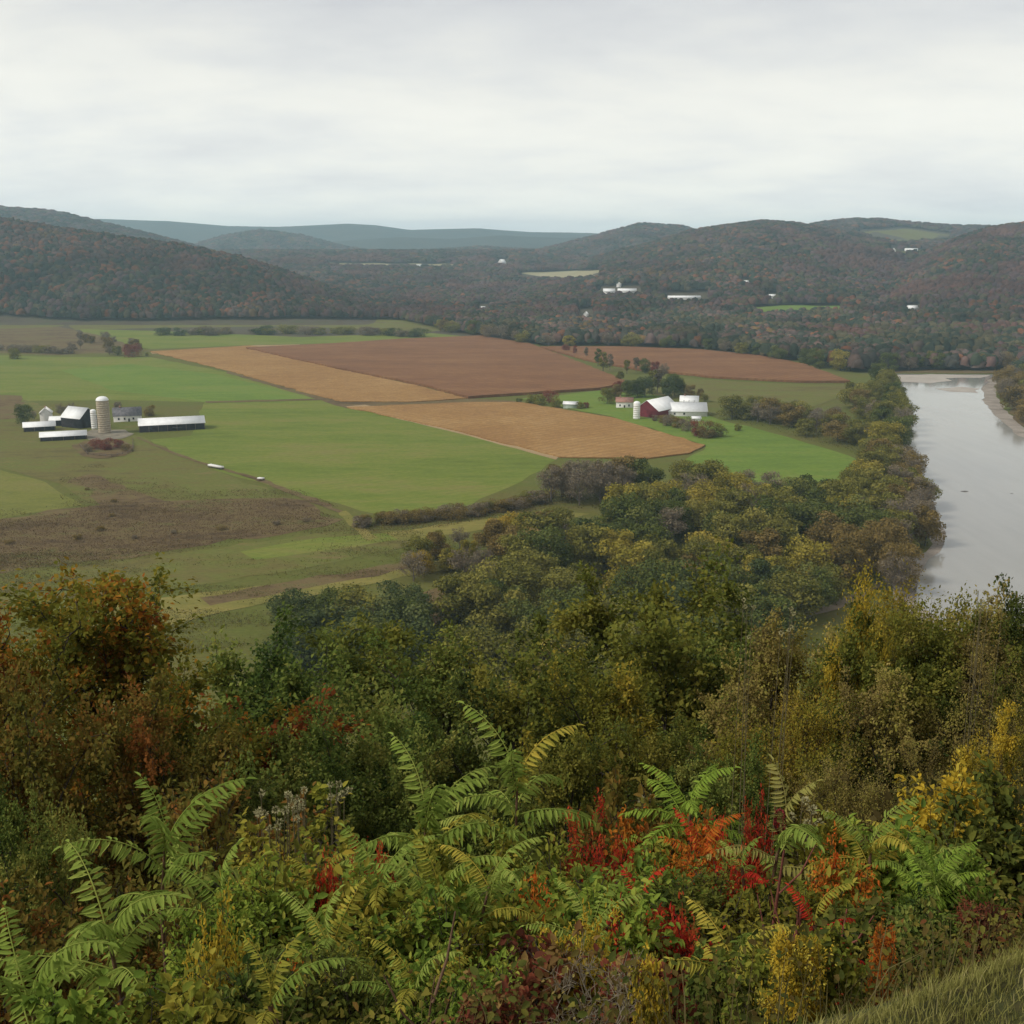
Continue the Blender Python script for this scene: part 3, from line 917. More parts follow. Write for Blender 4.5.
for pts, m in (([(742, 309.5), (780, 306), (845, 306.5), (840, 315.5), (760, 318)], M_bright), ([(860, 233), (905, 229), (950, 235), (945, 240), (905, 244), (875, 240)], M_olive), ([(892, 253), (928, 250), (928, 255.5), (895, 256)], M_olive), ([(520, 273.5), (600, 270.5), (604, 278.5), (560, 280)], M_pale), ([(320, 263.5), (455, 264.5), (455, 268.5), (330, 268)], M_pale)):
    # field cut into the woods: follow the land
    bm = bmesh.new()
    q = [np.array(p, float) for p in pts]
    cx0 = min(p[0] for p in q); cx1 = max(p[0] for p in q)
    vs = []
    P3 = []
    for p in wobble(q, 8, .3, 5):
        d = ray(*p)
        yy = np.linspace(1300, 7000, 4000)
        z = hz(d[0] / d[1] * yy, yy)
        k = np.argmax(HC + d[2] / d[1] * yy <= z)
        P3.append((d[0] / d[1] * yy[k], yy[k], z[k] + 1.4))
    f = bm.faces.new([bm.verts.new(p) for p in P3])
    f.normal_update()
    if f.normal.z < 0: f.normal_flip()
    bmesh.ops.triangulate(bm, faces=[f])
    me = bpy.data.meshes.new('valley_field'); bm.to_mesh(me); bm.free(); me.materials.append(m)
    tag(link(bpy.data.objects.new('valley_field', me)), kind='structure')

# ------------------------------------------------------------------ valley trees
def far_crown(seed, bare=0.0, low=.12, nc=3400, card=.62, wide=.5):
    """unit tree of 15 m: lobed crown of many small leaf clumps, and a trunk with limbs"""
    r = np.random.default_rng(seed)
    H, Rr = 15.0, 15 * wide
    mb, tr = MB(), MB()
    nl = 22
    zc = r.uniform(low + .14, .86, nl) * H
    prof = np.sqrt(np.clip(1 - ((zc / H - .45) / .56) ** 2, .03, 1))
    az = np.arange(nl) * 2.4 + r.uniform(-.4, .4, nl)
    rad = Rr * prof * r.uniform(.35, .72, nl)
    C = np.stack([np.cos(az) * rad, np.sin(az) * rad, zc], 1)
    S = r.uniform(.20, .34, nl) * Rr * 1.15
    per = r.multinomial(nc, S ** 2 / (S ** 2).sum())
    for i in range(nl):
        n = per[i]
        dv = unit(r.normal(0, 1, (n, 3)) + [0, 0, .35])
        rr = S[i] * np.clip(r.normal(.92, .16, n), .3, 1.25)
        Pt = C[i] + dv * rr[:, None] * [1, 1, .8]
        N = unit(dv + r.normal(0, .45, (n, 3)))
        D = np.cross(N, unit(r.normal(0, 1, (n, 3))))
        tone = np.clip(.5 + r.normal(0, .16) + r.normal(0, .13, n), 0, 1)
        sz = card * r.uniform(.6, 1.4, n)
        leaves(mb, Pt, D, N, sz, sz * (.8 if not bare else .28), tone)
    top = np.array([0, 0, H * .7])
    tube(tr, [(0, 0, -.6), (.1, 0, H * .15), (-.15, .1, H * .4), (0, 0, H * .75)], [.32, .26, .18, .06], 5)
    for i in range(nl):
        b0 = np.array([0, 0, max(C[i][2] - Rr * .45, H * .08)])
        tube(tr, [b0, (b0 + C[i]) / 2 + r.normal(0, .3, 3), C[i], C[i] + r.normal(0, S[i] * .5, 3) + [0, 0, S[i] * .6]], [.13, .09, .05, .015], 3)
        if bare:
            for k in range(10):
                q = C[i] + unit(r.normal(0, 1, 3) + np.array([0, 0, .6])) * S[i] * r.uniform(.8, 1.15)
                tube(tr, [C[i] * .6 + b0 * .4 if k % 2 else C[i], (C[i] + q) / 2 + r.normal(0, .2, 3), q], [.05, .035, .01], 3)
    return mb.mesh('crown'), tr.mesh('trunk')


FULL = [far_crown(100 + i, wide=wd, low=-.02, nc=4200) for i, wd in enumerate((.5, .44, .56, .5, .4, .6))]
HALF = [far_crown(200 + i, bare=1, nc=2000, wide=wd, card=.8) for i, wd in enumerate((.42, .5, .36))]
TALL = [far_crown(300 + i, wide=.24, nc=1800) for i in range(2)]
BUSH = [far_crown(400 + i, low=-.1, nc=2200, wide=wd, card=.9) for i, wd in enumerate((.75, .9, .65))]
M_bark = plain('bark', (.085, .07, .055), .9, .25, 4)
M_twig = plain('grey_twigs', (.14, .115, .10), .9, .2, 4)
VT = {
    'dark green': leaf_mat('dark_green_leaves', [(0.046, 0.062, 0.017), (0.079, 0.099, 0.024), (0.121, 0.139, 0.035), (0.174, 0.178, 0.047)]),
    'olive green': leaf_mat('olive_leaves', [(0.094, 0.096, 0.020), (0.149, 0.142, 0.030), (0.212, 0.197, 0.043), (0.280, 0.244, 0.057)]),
    'yellow-green': leaf_mat('yellow_green_leaves', [(0.144, 0.134, 0.022), (0.227, 0.197, 0.032), (0.311, 0.254, 0.043), (0.394, 0.306, 0.057)]),
    'russet brown': leaf_mat('russet_leaves', [(0.112, 0.084, 0.028), (0.170, 0.122, 0.037), (0.227, 0.160, 0.050), (0.273, 0.197, 0.068)]),
    'golden': leaf_mat('golden_leaves', [(0.186, 0.143, 0.023), (0.292, 0.215, 0.030), (0.411, 0.286, 0.040), (0.464, 0.351, 0.082)]),
    'grey half-bare': leaf_mat('grey_leaves', [(0.129, 0.102, 0.067), (0.190, 0.149, 0.097), (0.242, 0.193, 0.124), (0.288, 0.241, 0.155)]),
    'dull red': leaf_mat('dull_red_leaves', [(0.133, 0.042, 0.030), (0.206, 0.060, 0.042), (0.259, 0.086, 0.054), (0.265, 0.130, 0.070)]),
    'deep shadowy green': leaf_mat('blue_green_leaves', [(0.037, 0.053, 0.020), (0.064, 0.084, 0.030), (0.097, 0.120, 0.039), (0.144, 0.157, 0.052)]),
}
for m_ in (a for t_ in FULL + HALF + TALL + BUSH for a in t_[:1]): m_.materials.append(VT['dark green'])
for t_ in FULL + HALF + TALL + BUSH: t_[1].materials.append(M_bark)
PLACED = []        # (zone, colour, kind, root, px)


def vtree(zone, colour, x, y, h, kind=None, wide=1.0, rr=random):
    bare = colour == 'grey half-bare'
    if kind == 'shrub': meshes, noun, parts = random.choice(BUSH), 'bush', ('stems', 'foliage')
    elif kind == 'tall': meshes, noun, parts = random.choice(TALL), 'slim tree', ('trunk', 'crown')
    elif bare: meshes, noun, parts = random.choice(HALF), 'tree', ('trunk', 'crown')
    else: meshes, noun, parts = random.choice(FULL), 'tree', ('trunk', 'crown')
    z = float(hz(np.array([x]), np.array([y]))[0])
    root = empty({'bush': 'bush', 'tree': 'broadleaf_tree', 'slim tree': 'slim_tree'}[noun], (x, y, z), random.uniform(0, 6.28))
    s = h / 15.0
    root.scale = (s * wide, s * wide, s)
    tr = link(bpy.data.objects.new(parts[0], meshes[1])); tr.parent = root
    cr = link(bpy.data.objects.new(parts[1], meshes[0])); cr.parent = root
    cr.material_slots[0].link = 'OBJECT'; cr.material_slots[0].material = VT[colour]
    if bare: tr.material_slots[0].link = 'OBJECT'; tr.material_slots[0].material = M_twig
    px, _ = project(np.array([[x, y, z]]))
    PLACED.append((zone, colour, noun, root, float(px[0])))
    return root


def scatter(zone, poly, n, hr, mix, gap, kind=None, wide=(.9, 1.15)):
    """n trees with their feet inside a patch of ground, kept gap metres apart"""
    W = np.array([ground(*p)[:2] for p in poly])
    lo, hi = W.min(0), W.max(0)
    got = []
    tries = 0
    names, wts = list(mix.keys()), list(mix.values())
    while len(got) < n and tries < 9000:
        tries += 1
        p = np.array([random.uniform(lo[0], hi[0]), random.uniform(lo[1], hi[1])])
        if not in_poly(np.array([p[0]]), np.array([p[1]]), W)[0]: continue
        if any(np.linalg.norm(p - q) < gap for q in got): continue
        got.append(p)
        vtree(zone, random.choices(names, wts)[0], p[0], p[1], random.uniform(*hr), kind, random.uniform(*wide))
    if len(got) < n: print('scatter', zone, len(got), 'of', n)


def row(zone, pts, n, hr, mix, kind=None, jit=2.0, wide=(.9, 1.15)):
    W = [ground(*p)[:2] for p in pts]
    ds = np.cumsum([0] + [np.linalg.norm(b2 - a) for a, b2 in zip(W[:-1], W[1:])])
    names, wts = list(mix.keys()), list(mix.values())
    for i in range(n):
        t = (i + random.uniform(.2, .8)) / n * ds[-1]
        x = np.interp(t, ds, [q[0] for q in W]) + random.uniform(-jit, jit)
        y = np.interp(t, ds, [q[1] for q in W]) + random.uniform(-jit, jit)
        vtree(zone, random.choices(names, wts)[0], x, y, random.uniform(*hr), kind, random.uniform(*wide))


DG, OG, YG, RB, GO, GR, DR, BG = 'dark green', 'olive green', 'yellow-green', 'russet brown', 'golden', 'grey half-bare', 'dull red', 'deep shadowy green'
row('leaning over the river bank', [(880, 384), (893, 400), (898, 430), (898, 455)], 14, (18, 23), {DG: 3, OG: 3, RB: 1, GR: 1}, jit=4)
row('on the wooded point by the river bend', [(903, 470), (914, 500), (921, 527), (912, 548), (896, 568), (886, 600)], 19, (15, 19), {RB: 4, OG: 3, GR: 2}, jit=5, wide=(.95, 1.2))
scatter('in the belt between the meadow and the river', [(845, 395), (880, 400), (890, 450), (905, 500), (905, 545), (880, 575), (850, 560), (862, 500), (870, 465), (872, 435)], 26, (16, 21), {OG: 5, RB: 3, DG: 2, GR: 1, YG: 1}, 10, wide=(1.1, 1.35))
scatter('in the thicket between the two meadows', [(722, 418), (760, 425), (800, 437), (868, 456), (872, 440), (840, 428), (790, 418), (738, 411)], 22, (13, 18), {RB: 3, GR: 2, OG: 5}, 9, wide=(1.2, 1.5))
scatter('at the far side of the riverside grove', [(640, 515), (720, 500), (800, 508), (862, 500), (850, 535), (760, 545), (660, 545), (580, 540)], 30, (16, 21), {DG: 3, OG: 6, YG: 2.5, GR: 1.5, RB: .6}, 11, wide=(1.1, 1.4))
scatter('in the middle of the riverside grove', [(560, 540), (660, 545), (760, 545), (850, 540), (860, 585), (760, 600), (640, 615), (540, 610), (470, 590)], 32, (16, 21), {DG: 3, OG: 7, YG: 2.5, RB: 1, GR: .7, BG: .8}, 11, wide=(1.1, 1.4))
scatter('at the near side of the riverside grove', [(470, 600), (540, 612), (640, 617), (760, 602), (840, 600), (790, 640), (720, 680), (600, 720), (470, 700), (430, 660)], 34, (16, 20), {DG: 4, OG: 7, YG: 1.5, BG: 1.5}, 11, wide=(1.1, 1.4))
scatter('in the dark clump left of the grove', [(285, 640), (310, 628), (410, 622), (425, 650), (420, 680), (300, 690)], 15, (14, 18), {BG: 4, DG: 3, OG: 1}, 9, wide=(1.2, 1.4))
scatter('on the golden strip beside the grove', [(405, 575), (440, 550), (560, 532), (600, 540), (560, 570), (480, 600), (410, 610)], 24, (9, 16), {YG: 3, RB: 2, GO: 1.2, GR: 3, OG: 3}, 8, wide=(1.0, 1.3))
scatter('in the copse above the golden strip', [(545, 503), (565, 493), (640, 490), (632, 502), (580, 508)], 13, (17, 21), {GR: 6, RB: 2}, 6)
for px, py, h in ((636, 497, 22), (648, 500, 18), (625, 494, 19)): vtree('at the right end of the grey copse', DG, *ground(px, py)[:2], h)
for px, py, h, c_ in ((684, 494, 17, OG), (672, 500, 12, GR), (700, 500, 11, GR), (610, 527, 13, BG), (715, 490, 8, OG)): vtree('between the grey copse and the meadow', c_, *ground(px, py)[:2], h)
row('in the hedge below the big green field', [(352, 527), (440, 519), (500, 511), (548, 498)], 30, (4.2, 6.5), {RB: 4, GR: 3, OG: 2}, 'shrub', 3, wide=(1.2, 1.8))
row('in the rough strip left of the field lane', [(-5, 545), (60, 541), (150, 536), (240, 528), (330, 522)], 7, (1.6, 2.4), {RB: 4, OG: 3, GR: 2}, 'shrub', 7, wide=(1.6, 2.6))
row('scattered on the brown weedy bank', [(80, 487), (110, 500), (118, 506), (96, 536)], 4, (1.5, 2.2), {RB: 4, OG: 3}, 'shrub', 2, wide=(1.4, 2.2))
# around the farms
for px, py, h, c_, k_ in ((24, 424, 14, DG, None), (62, 418, 12, GR, None), (72, 416, 11, GR, None), (150, 416, 8, RB, 'shrub'), (118, 409, 6, GR, 'shrub'), (34, 420, 7, GR, None)):
    vtree('behind the buildings of the left farm', c_, *ground(px, py)[:2], h, k_)
for px, py, h, c_ in ((96, 449, 6.5, DR), (107, 450, 7.5, DR), (118, 448, 6, DR), (88, 452, 5, GR), (126, 451, 4.5, RB)):
    vtree('in the pen below the tall silo', c_, *ground(px, py)[:2], h, 'shrub')
for px, py, h, c_, k_ in ((607, 404, 13, OG, None), (615, 400, 14, RB, None), (628, 398, 15, DG, None), (637, 398, 16, BG, None), (645, 397, 17, BG, None), (652, 394, 22, OG, 'tall'), (657, 393, 24, GR, 'tall'),
                          (668, 398, 18, BG, None), (674, 396, 19, DG, None), (680, 395, 15, OG, None), (690, 397, 11, RB, None), (700, 398, 9, RB, None), (704, 402, 8, OG, None), (618, 396, 13, DR, None)):
    vtree('behind the middle farm', c_, *ground(px, py)[:2], h, k_)
for px, py, h, c_ in ((655, 421, 4.5, GR), (664, 421.5, 5, RB), (672, 422, 5.5, OG), (668, 426, 8, GR), (677, 428, 8.5, RB), (688, 431, 9, GR), (698, 436, 10, DR), (707, 438, 11, RB), (716, 437, 10, OG), (662, 423, 6, RB), (738, 431, 5, OG)):
    vtree('below the white roofs of the middle farm', c_, *ground(px, py)[:2], h, 'shrub')
for px, py, h, c_ in ((531, 404, 8, OG), (540, 405, 9, OG), (549, 403, 10, DR), (556, 408, 8, OG), (580, 409, 6, OG), (519, 403, 4, DG), (586, 408, 5, DR)):
    vtree('around the small pale shed', c_, *ground(px, py)[:2], h, 'shrub')
for px, py, h, c_, k_ in ((598, 366, 20, DG, 'tall'), (603, 372, 22, OG, 'tall'), (610, 370, 18, GR, 'tall'), (586, 358, 14, GR, 'tall'), (575, 355, 12, DR, 'tall'), (627, 374, 16, OG, 'tall'), (636, 372, 17, GR, 'tall'), (645, 373, 15, DG, None), (655, 374, 13, DR, None), (664, 376, 14, GR, None), (620, 381, 10, OG, None), (566, 352, 10, DR, None)):
    vtree('between the two brown crop fields', c_, *ground(px, py)[:2], h, k_)
# left background
scatter('in the brush behind the bright green field', [(68, 352), (80, 342), (112, 340), (146, 352), (140, 357), (90, 357)], 16, (11, 16), {GR: 6, OG: 1, RB: 2}, 10, wide=(1.1, 1.4))
row('in the grey scrub at the far left', [(-10, 350), (30, 352), (68, 354)], 10, (7, 10), {GR: 5, OG: 2}, 'shrub', 8, wide=(1.5, 2))
for px, py, h, c_, k_ in ((15, 359, 13, OG, 'shrub'), (132, 357, 15, DR, 'shrub'), (70, 320, 26, GR, None), (147, 356, 4, OG, 'shrub')): vtree('standing alone near the foot of the left hill', c_, *ground(px, py)[:2], h, k_)
row('in the hedgerow below the wooded hill', [(160, 336), (220, 334), (300, 334), (370, 335), (420, 337)], 30, (9, 13), {GR: 2, OG: 4, BG: 2}, 'shrub', 14, wide=(1.5, 2.2))
row('at the woods edge behind the brown fields', [(430, 329), (490, 338), (540, 346), (620, 347.5), (700, 350), (800, 362.5), (852, 373)], 22, (16, 22), {OG: 4, RB: 2, GR: 3, YG: 2, DG: 3}, None, 10, wide=(1.2, 1.5))
scatter('on the far right bank of the river', [(995, 388), (1002, 379), (1075, 383), (1075, 450), (1034, 433), (1009, 414)], 24, (16, 20), {RB: 4, OG: 2, GR: 1}, 11, wide=(1.2, 1.5))
row('on the far shore facing down the river', [(880, 371), (950, 369), (1040, 370)], 10, (15, 20), {GR: 3, RB: 2, OG: 2, DG: 2}, None, 6, wide=(1.2, 1.5))

ORD = ['', 'second', 'third', 'fourth', 'fifth', 'sixth', 'seventh', 'eighth', 'ninth', 'tenth', 'eleventh', 'twelfth', 'thirteenth', 'fourteenth', 'fifteenth']
groups = {}
for rec in PLACED: groups.setdefault(rec[:3], []).append(rec)
for (zone, colour, noun), lst in groups.items():
    lst.sort(key=lambda r_: r_[4])
    for i, rec in enumerate(lst):
        if len(lst) == 1: lab = 'the only %s %s %s' % (colour, noun, zone)
        elif i == 0: lab = 'leftmost %s %s %s' % (colour, noun, zone)
        elif i == len(lst) - 1: lab = 'rightmost %s %s %s' % (colour, noun, zone)
        else: lab = '%s %s %s from the left %s' % (ORD[min(i, 14)], colour, noun, zone)
        tag(rec[3], lab, 'bush' if noun == 'bush' else 'tree', ('bushes ' if noun == 'bush' else 'trees ') + zone)

# ------------------------------------------------------------------ plants on the near hillside
def woody(seed, h, r, stems=1, cbase=.2, nlimb=13, nsec=5, ntwig=5, lpt=40, leaf=(.10, .06), oval=False, trunk=.13, twig=.55, droop=.3, toned=.34, fill=1.0):
    """branching plant: returns (leaf mesh, wood mesh)"""
    g_ = np.random.default_rng(seed)
    lm, wm = MB(), MB()
    PT, DD, NN, TT = [], [], [], []
    for s_ in range(stems):
        a0 = 2 * PI * s_ / stems + g_.uniform(-.4, .4)
        lean = 0 if stems == 1 else g_.uniform(.15, .55) * r
        hh = h * (g_.uniform(.82, .95) if stems == 1 else g_.uniform(.6, .95))
        n = 8
        tt = np.linspace(0, 1, n)
        base = np.array([math.cos(a0), math.sin(a0), 0]) * (0 if stems == 1 else r * .07)
        S = np.stack([base[0] + math.cos(a0) * lean * tt ** 1.3, base[1] + math.sin(a0) * lean * tt ** 1.3, tt * hh], 1)
        S[1:, :2] += np.cumsum(g_.normal(0, .012 * h, (n - 1, 2)), 0)
        S[0, 2] = -.5
        tr0 = trunk / math.sqrt(stems)
        tube(wm, S, tr0 * (1 - tt * .9), 6)
        nl = max(4, int(nlimb / stems ** .5))
        for i in range(nl):
            f = cbase + (1 - cbase) * (i + g_.uniform(0, 1)) / nl
            p0 = np.array([np.interp(f, tt, S[:, k]) for k in range(3)])
            env = math.sqrt(max(.06, 1 - ((f - .42) / .66) ** 2))
            L = r * env * g_.uniform(.7, 1.12) * (1 if stems == 1 else .75)
            az = i * 2.4 + g_.uniform(-.5, .5)
            el = R(18) + R(45) * f + g_.uniform(-.15, .15)
            d = np.array([math.cos(az) * math.cos(el), math.sin(az) * math.cos(el), math.sin(el)])
            pts = [p0]
            for k in range(4):
                d = unit(d + g_.normal(0, .16, 3) + np.array([0, 0, .08 - droop * .1 * k]))
                pts.append(pts[-1] + d * L / 4)
            pts = np.array(pts)
            q = np.linspace(0, 1, 5)
            tube(wm, pts, tr0 * .42 * (1 - .85 * q), 4)
            lt = g_.normal(0, .19)
            for j in range(nsec):
                u = .25 + .75 * (j + g_.uniform(0, 1)) / nsec
                a = np.array([np.interp(u, q, pts[:, k]) for k in range(3)])
                d2 = unit(d + g_.normal(0, .75, 3) + [0, 0, .15])
                L2 = L * .42 * g_.uniform(.6, 1.15)
                b2 = a + d2 * L2 + g_.normal(0, .04 * L, 3)
                m = (a + b2) / 2 + g_.normal(0, .05 * L, 3)
                tube(wm, [a, m, b2], [tr0 * .15, tr0 * .10, tr0 * .04], 3)
                for k in range(ntwig):
                    v = (k + g_.uniform(.3, 1)) / ntwig
                    c = a + (b2 - a) * v
                    d3 = unit(d2 + g_.normal(0, .8, 3) + [0, 0, .2])
                    L3 = twig * g_.uniform(.5, 1.2)
                    e = c + d3 * L3
                    tube(wm, [c, e], [tr0 * .06 + .002, .002], 3)
                    nn = g_.poisson(lpt * fill)
                    if nn == 0: continue
                    w_ = g_.uniform(.1, 1.1, (nn, 1))
                    Pt = c + (e - c) * w_ + g_.normal(0, L3 * .19, (nn, 3))
                    out_ = unit(Pt - np.array([0, 0, h * .4]))
                    PT.append(Pt)
                    DD.append(unit(d3 + g_.normal(0, .7, (nn, 3)) + [0, 0, -.35]))
                    NN.append(unit(out_ * .6 + [0, 0, .7] + g_.normal(0, .5, (nn, 3))))
                    TT.append(np.clip(.5 + lt + g_.normal(0, toned * .35) + g_.normal(0, toned * .36, nn), 0, 1))
    Pt = np.concatenate(PT); n = len(Pt)
    sz = g_.uniform(.65, 1.25, n)
    leaves(lm, Pt, np.concatenate(DD), np.concatenate(NN), leaf[0] * sz, leaf[1] * sz, np.concatenate(TT), oval)
    return lm.mesh('crown'), wm.mesh('trunk')


NL = {
    'orange and green': leaf_mat('turning_leaves', None, .35, .05, stops=[(.05, (0.075, 0.086, 0.018)), (.40, (0.131, 0.134, 0.022)), (.62, (0.206, 0.174, 0.026)), (.76, (0.294, 0.168, 0.026)), (.90, (0.375, 0.138, 0.022)), (1.0, (.20, .06, .02))]),
    'red-brown': leaf_mat('rusty_leaves', [(0.077, 0.085, 0.021), (0.128, 0.122, 0.025), (0.163, 0.128, 0.028), (0.197, 0.118, 0.028), (0.291, 0.099, 0.028)], .35, .2),
    'deep green': leaf_mat('deep_green_leaves', [(0.041, 0.070, 0.019), (0.077, 0.113, 0.025), (0.126, 0.163, 0.034), (0.192, 0.217, 0.048), (0.271, 0.250, 0.057)], .3, .2, 0),
    'olive': leaf_mat('olive_green_leaves', [(.045, .062, .018), (.078, .096, .022), (.115, .130, .026), (.165, .165, .030), (.23, .205, .04)], .33, .2, 0),
    'yellowing': leaf_mat('yellowing_leaves', [(0.103, 0.105, 0.020), (0.163, 0.159, 0.025), (0.231, 0.201, 0.031), (0.360, 0.272, 0.039), (0.258, 0.173, 0.037)], .38, .2),
    'golden yellow': leaf_mat('gold_leaves', [(0.164, 0.151, 0.026), (0.291, 0.240, 0.032), (0.490, 0.339, 0.035), (0.600, 0.428, 0.049), (0.600, 0.499, 0.080)], .4, .2),
    'brown twiggy': leaf_mat('thin_brown_leaves', [(0.128, 0.099, 0.037), (0.197, 0.151, 0.048), (0.258, 0.201, 0.059), (0.231, 0.215, 0.042), (0.377, 0.296, 0.099)], .3, .2),
    'fresh green': leaf_mat('fresh_green_leaves', [(0.088, 0.144, 0.027), (0.149, 0.221, 0.035), (0.229, 0.296, 0.044), (0.335, 0.338, 0.058)], .35, .3, 0),
    'yellow-green': leaf_mat('lime_leaves', [(0.106, 0.134, 0.023), (0.168, 0.189, 0.029), (0.243, 0.238, 0.037), (0.373, 0.305, 0.049)], .35, .3),
    'scarlet': leaf_mat('scarlet_leaves', [(0.175, 0.030, 0.020), (0.387, 0.033, 0.023), (0.600, 0.048, 0.029), (0.528, 0.118, 0.036), (0.246, 0.101, 0.029)], .38, .2),
    'orange': leaf_mat('orange_leaves', [(0.352, 0.152, 0.027), (0.562, 0.203, 0.029), (0.600, 0.118, 0.027), (0.493, 0.305, 0.044)], .38, .3),
    'maroon': leaf_mat('maroon_leaves', [(0.063, 0.027, 0.017), (0.127, 0.042, 0.025), (0.212, 0.056, 0.032), (0.155, 0.097, 0.035), (0.283, 0.181, 0.062)], .33, .2),
}
M_nbark = plain('dark_bark', (.045, .036, .028), .9, .3, 9)
M_stem = plain('brown_stem', (.12, .07, .04), .8, .25, 20)
M_grey = plain('bare_grey_wood', (.22, .185, .13), .9, .2, 12)
M_wstem = plain('dry_stalk', (.12, .10, .05), .9, .2, 20)
M_pale = plain('pale_seed_fluff', (.30, .275, .14), .95, .15, 30)

KT = {   # patterns: every variant keeps its own real height, so that leaves stay leaf sized
    'tree': [woody(500 + i, 10, 3.6, cbase=.08, nlimb=22, lpt=52, twig=.62, leaf=(.118, .078)) for i in range(4)],
    'broad': [woody(520 + i, 9, 4.2, stems=3, cbase=.06, nlimb=25, lpt=46, twig=.6, leaf=(.118, .078)) for i in range(3)],
    'twiggy': [woody(540 + i, 8, 3.8, stems=4, cbase=.06, nlimb=26, nsec=6, ntwig=7, lpt=19, leaf=(.105, .06), twig=.7) for i in range(3)],
    'bare': [woody(620 + i, 1.3, .7, stems=4, cbase=.2, nlimb=12, nsec=4, ntwig=4, lpt=.6, leaf=(.05, .03), oval=True, trunk=.04, twig=.16) for i in range(2)],
}
for h_ in (.8, 1.3, 2.0, 3.0):
    k_ = h_ / 1.3
    KT.setdefault('shrub', []).extend(woody(560 + i + int(h_ * 100), h_, .36 * h_ + .25, stems=5, cbase=.1, nlimb=int(13 + 5 * k_), nsec=4, ntwig=int(3 + k_), lpt=11, leaf=(.062, .034), oval=True, trunk=.02 + .008 * h_, twig=.18) for i in range(2))
    KT.setdefault('fine', []).extend(woody(580 + i + int(h_ * 100), h_, .36 * h_ + .22, stems=7, cbase=.08, nlimb=int(16 + 6 * k_), nsec=4, ntwig=int(3 + k_), lpt=14, leaf=(.040, .019), oval=True, trunk=.018 + .006 * h_, twig=.15) for i in range(2))
    KT.setdefault('big_leaf', []).extend(woody(600 + i + int(h_ * 100), h_, .34 * h_ + .22, stems=5, cbase=.1, nlimb=int(11 + 5 * k_), nsec=4, ntwig=int(2 + k_), lpt=6, leaf=(.07, .048), oval=True, trunk=.018 + .006 * h_, twig=.14) for i in range(2))
def mesh_top(me):
    c_ = np.empty(len(me.vertices) * 3, np.float32); me.vertices.foreach_get('co', c_)
    return float(np.percentile(c_[2::3], 99.3))


KH = {k_: [mesh_top(a_) if k_ != 'bare' else mesh_top(b_) for a_, b_ in l_] for k_, l_ in KT.items()}
for k_, l_ in KT.items():
    for a_, b_ in l_:
        a_.materials.append(NL['olive']); b_.materials.append(M_nbark if k_ != 'bare' else M_grey)
cnt = {}


def plant(kind, colour, px, py, y, label, group=None, h=None, wide=1.0, name=None, cat=None, rot=None):
    """plant whose top shows at (px, py) at forward distance y"""
    top = at_y(px, py, y)
    z = float(hz(np.array([top[0]]), np.array([y]))[0])
    hh = h or max(top[2] - z, .35)
    i = cnt.get(kind, 0); cnt[kind] = i + 1
    tree = kind in ('tree', 'broad', 'twiggy')
    order = sorted(range(len(KT[kind])), key=lambda q_: abs(math.log(KH[kind][q_] / hh)))
    v_ = i % len(order) if tree else order[i % 2]
    lm, wm = KT[kind][v_]
    root = tag(empty(name or ('hillside_tree' if tree else 'shrub'), (top[0], y, z), random.uniform(0, 6.28) if rot is None else rot), label, cat or ('tree' if tree else 'shrub'), group)
    s = hh / KH[kind][v_]
    root.scale = (s * wide, s * wide, s)
    a = link(bpy.data.objects.new('trunk' if tree else 'stems', wm)); a.parent = root
    b2 = link(bpy.data.objects.new('crown' if tree else 'foliage', lm)); b2.parent = root
    b2.material_slots[0].link = 'OBJECT'; b2.material_slots[0].material = NL[colour]
    return root


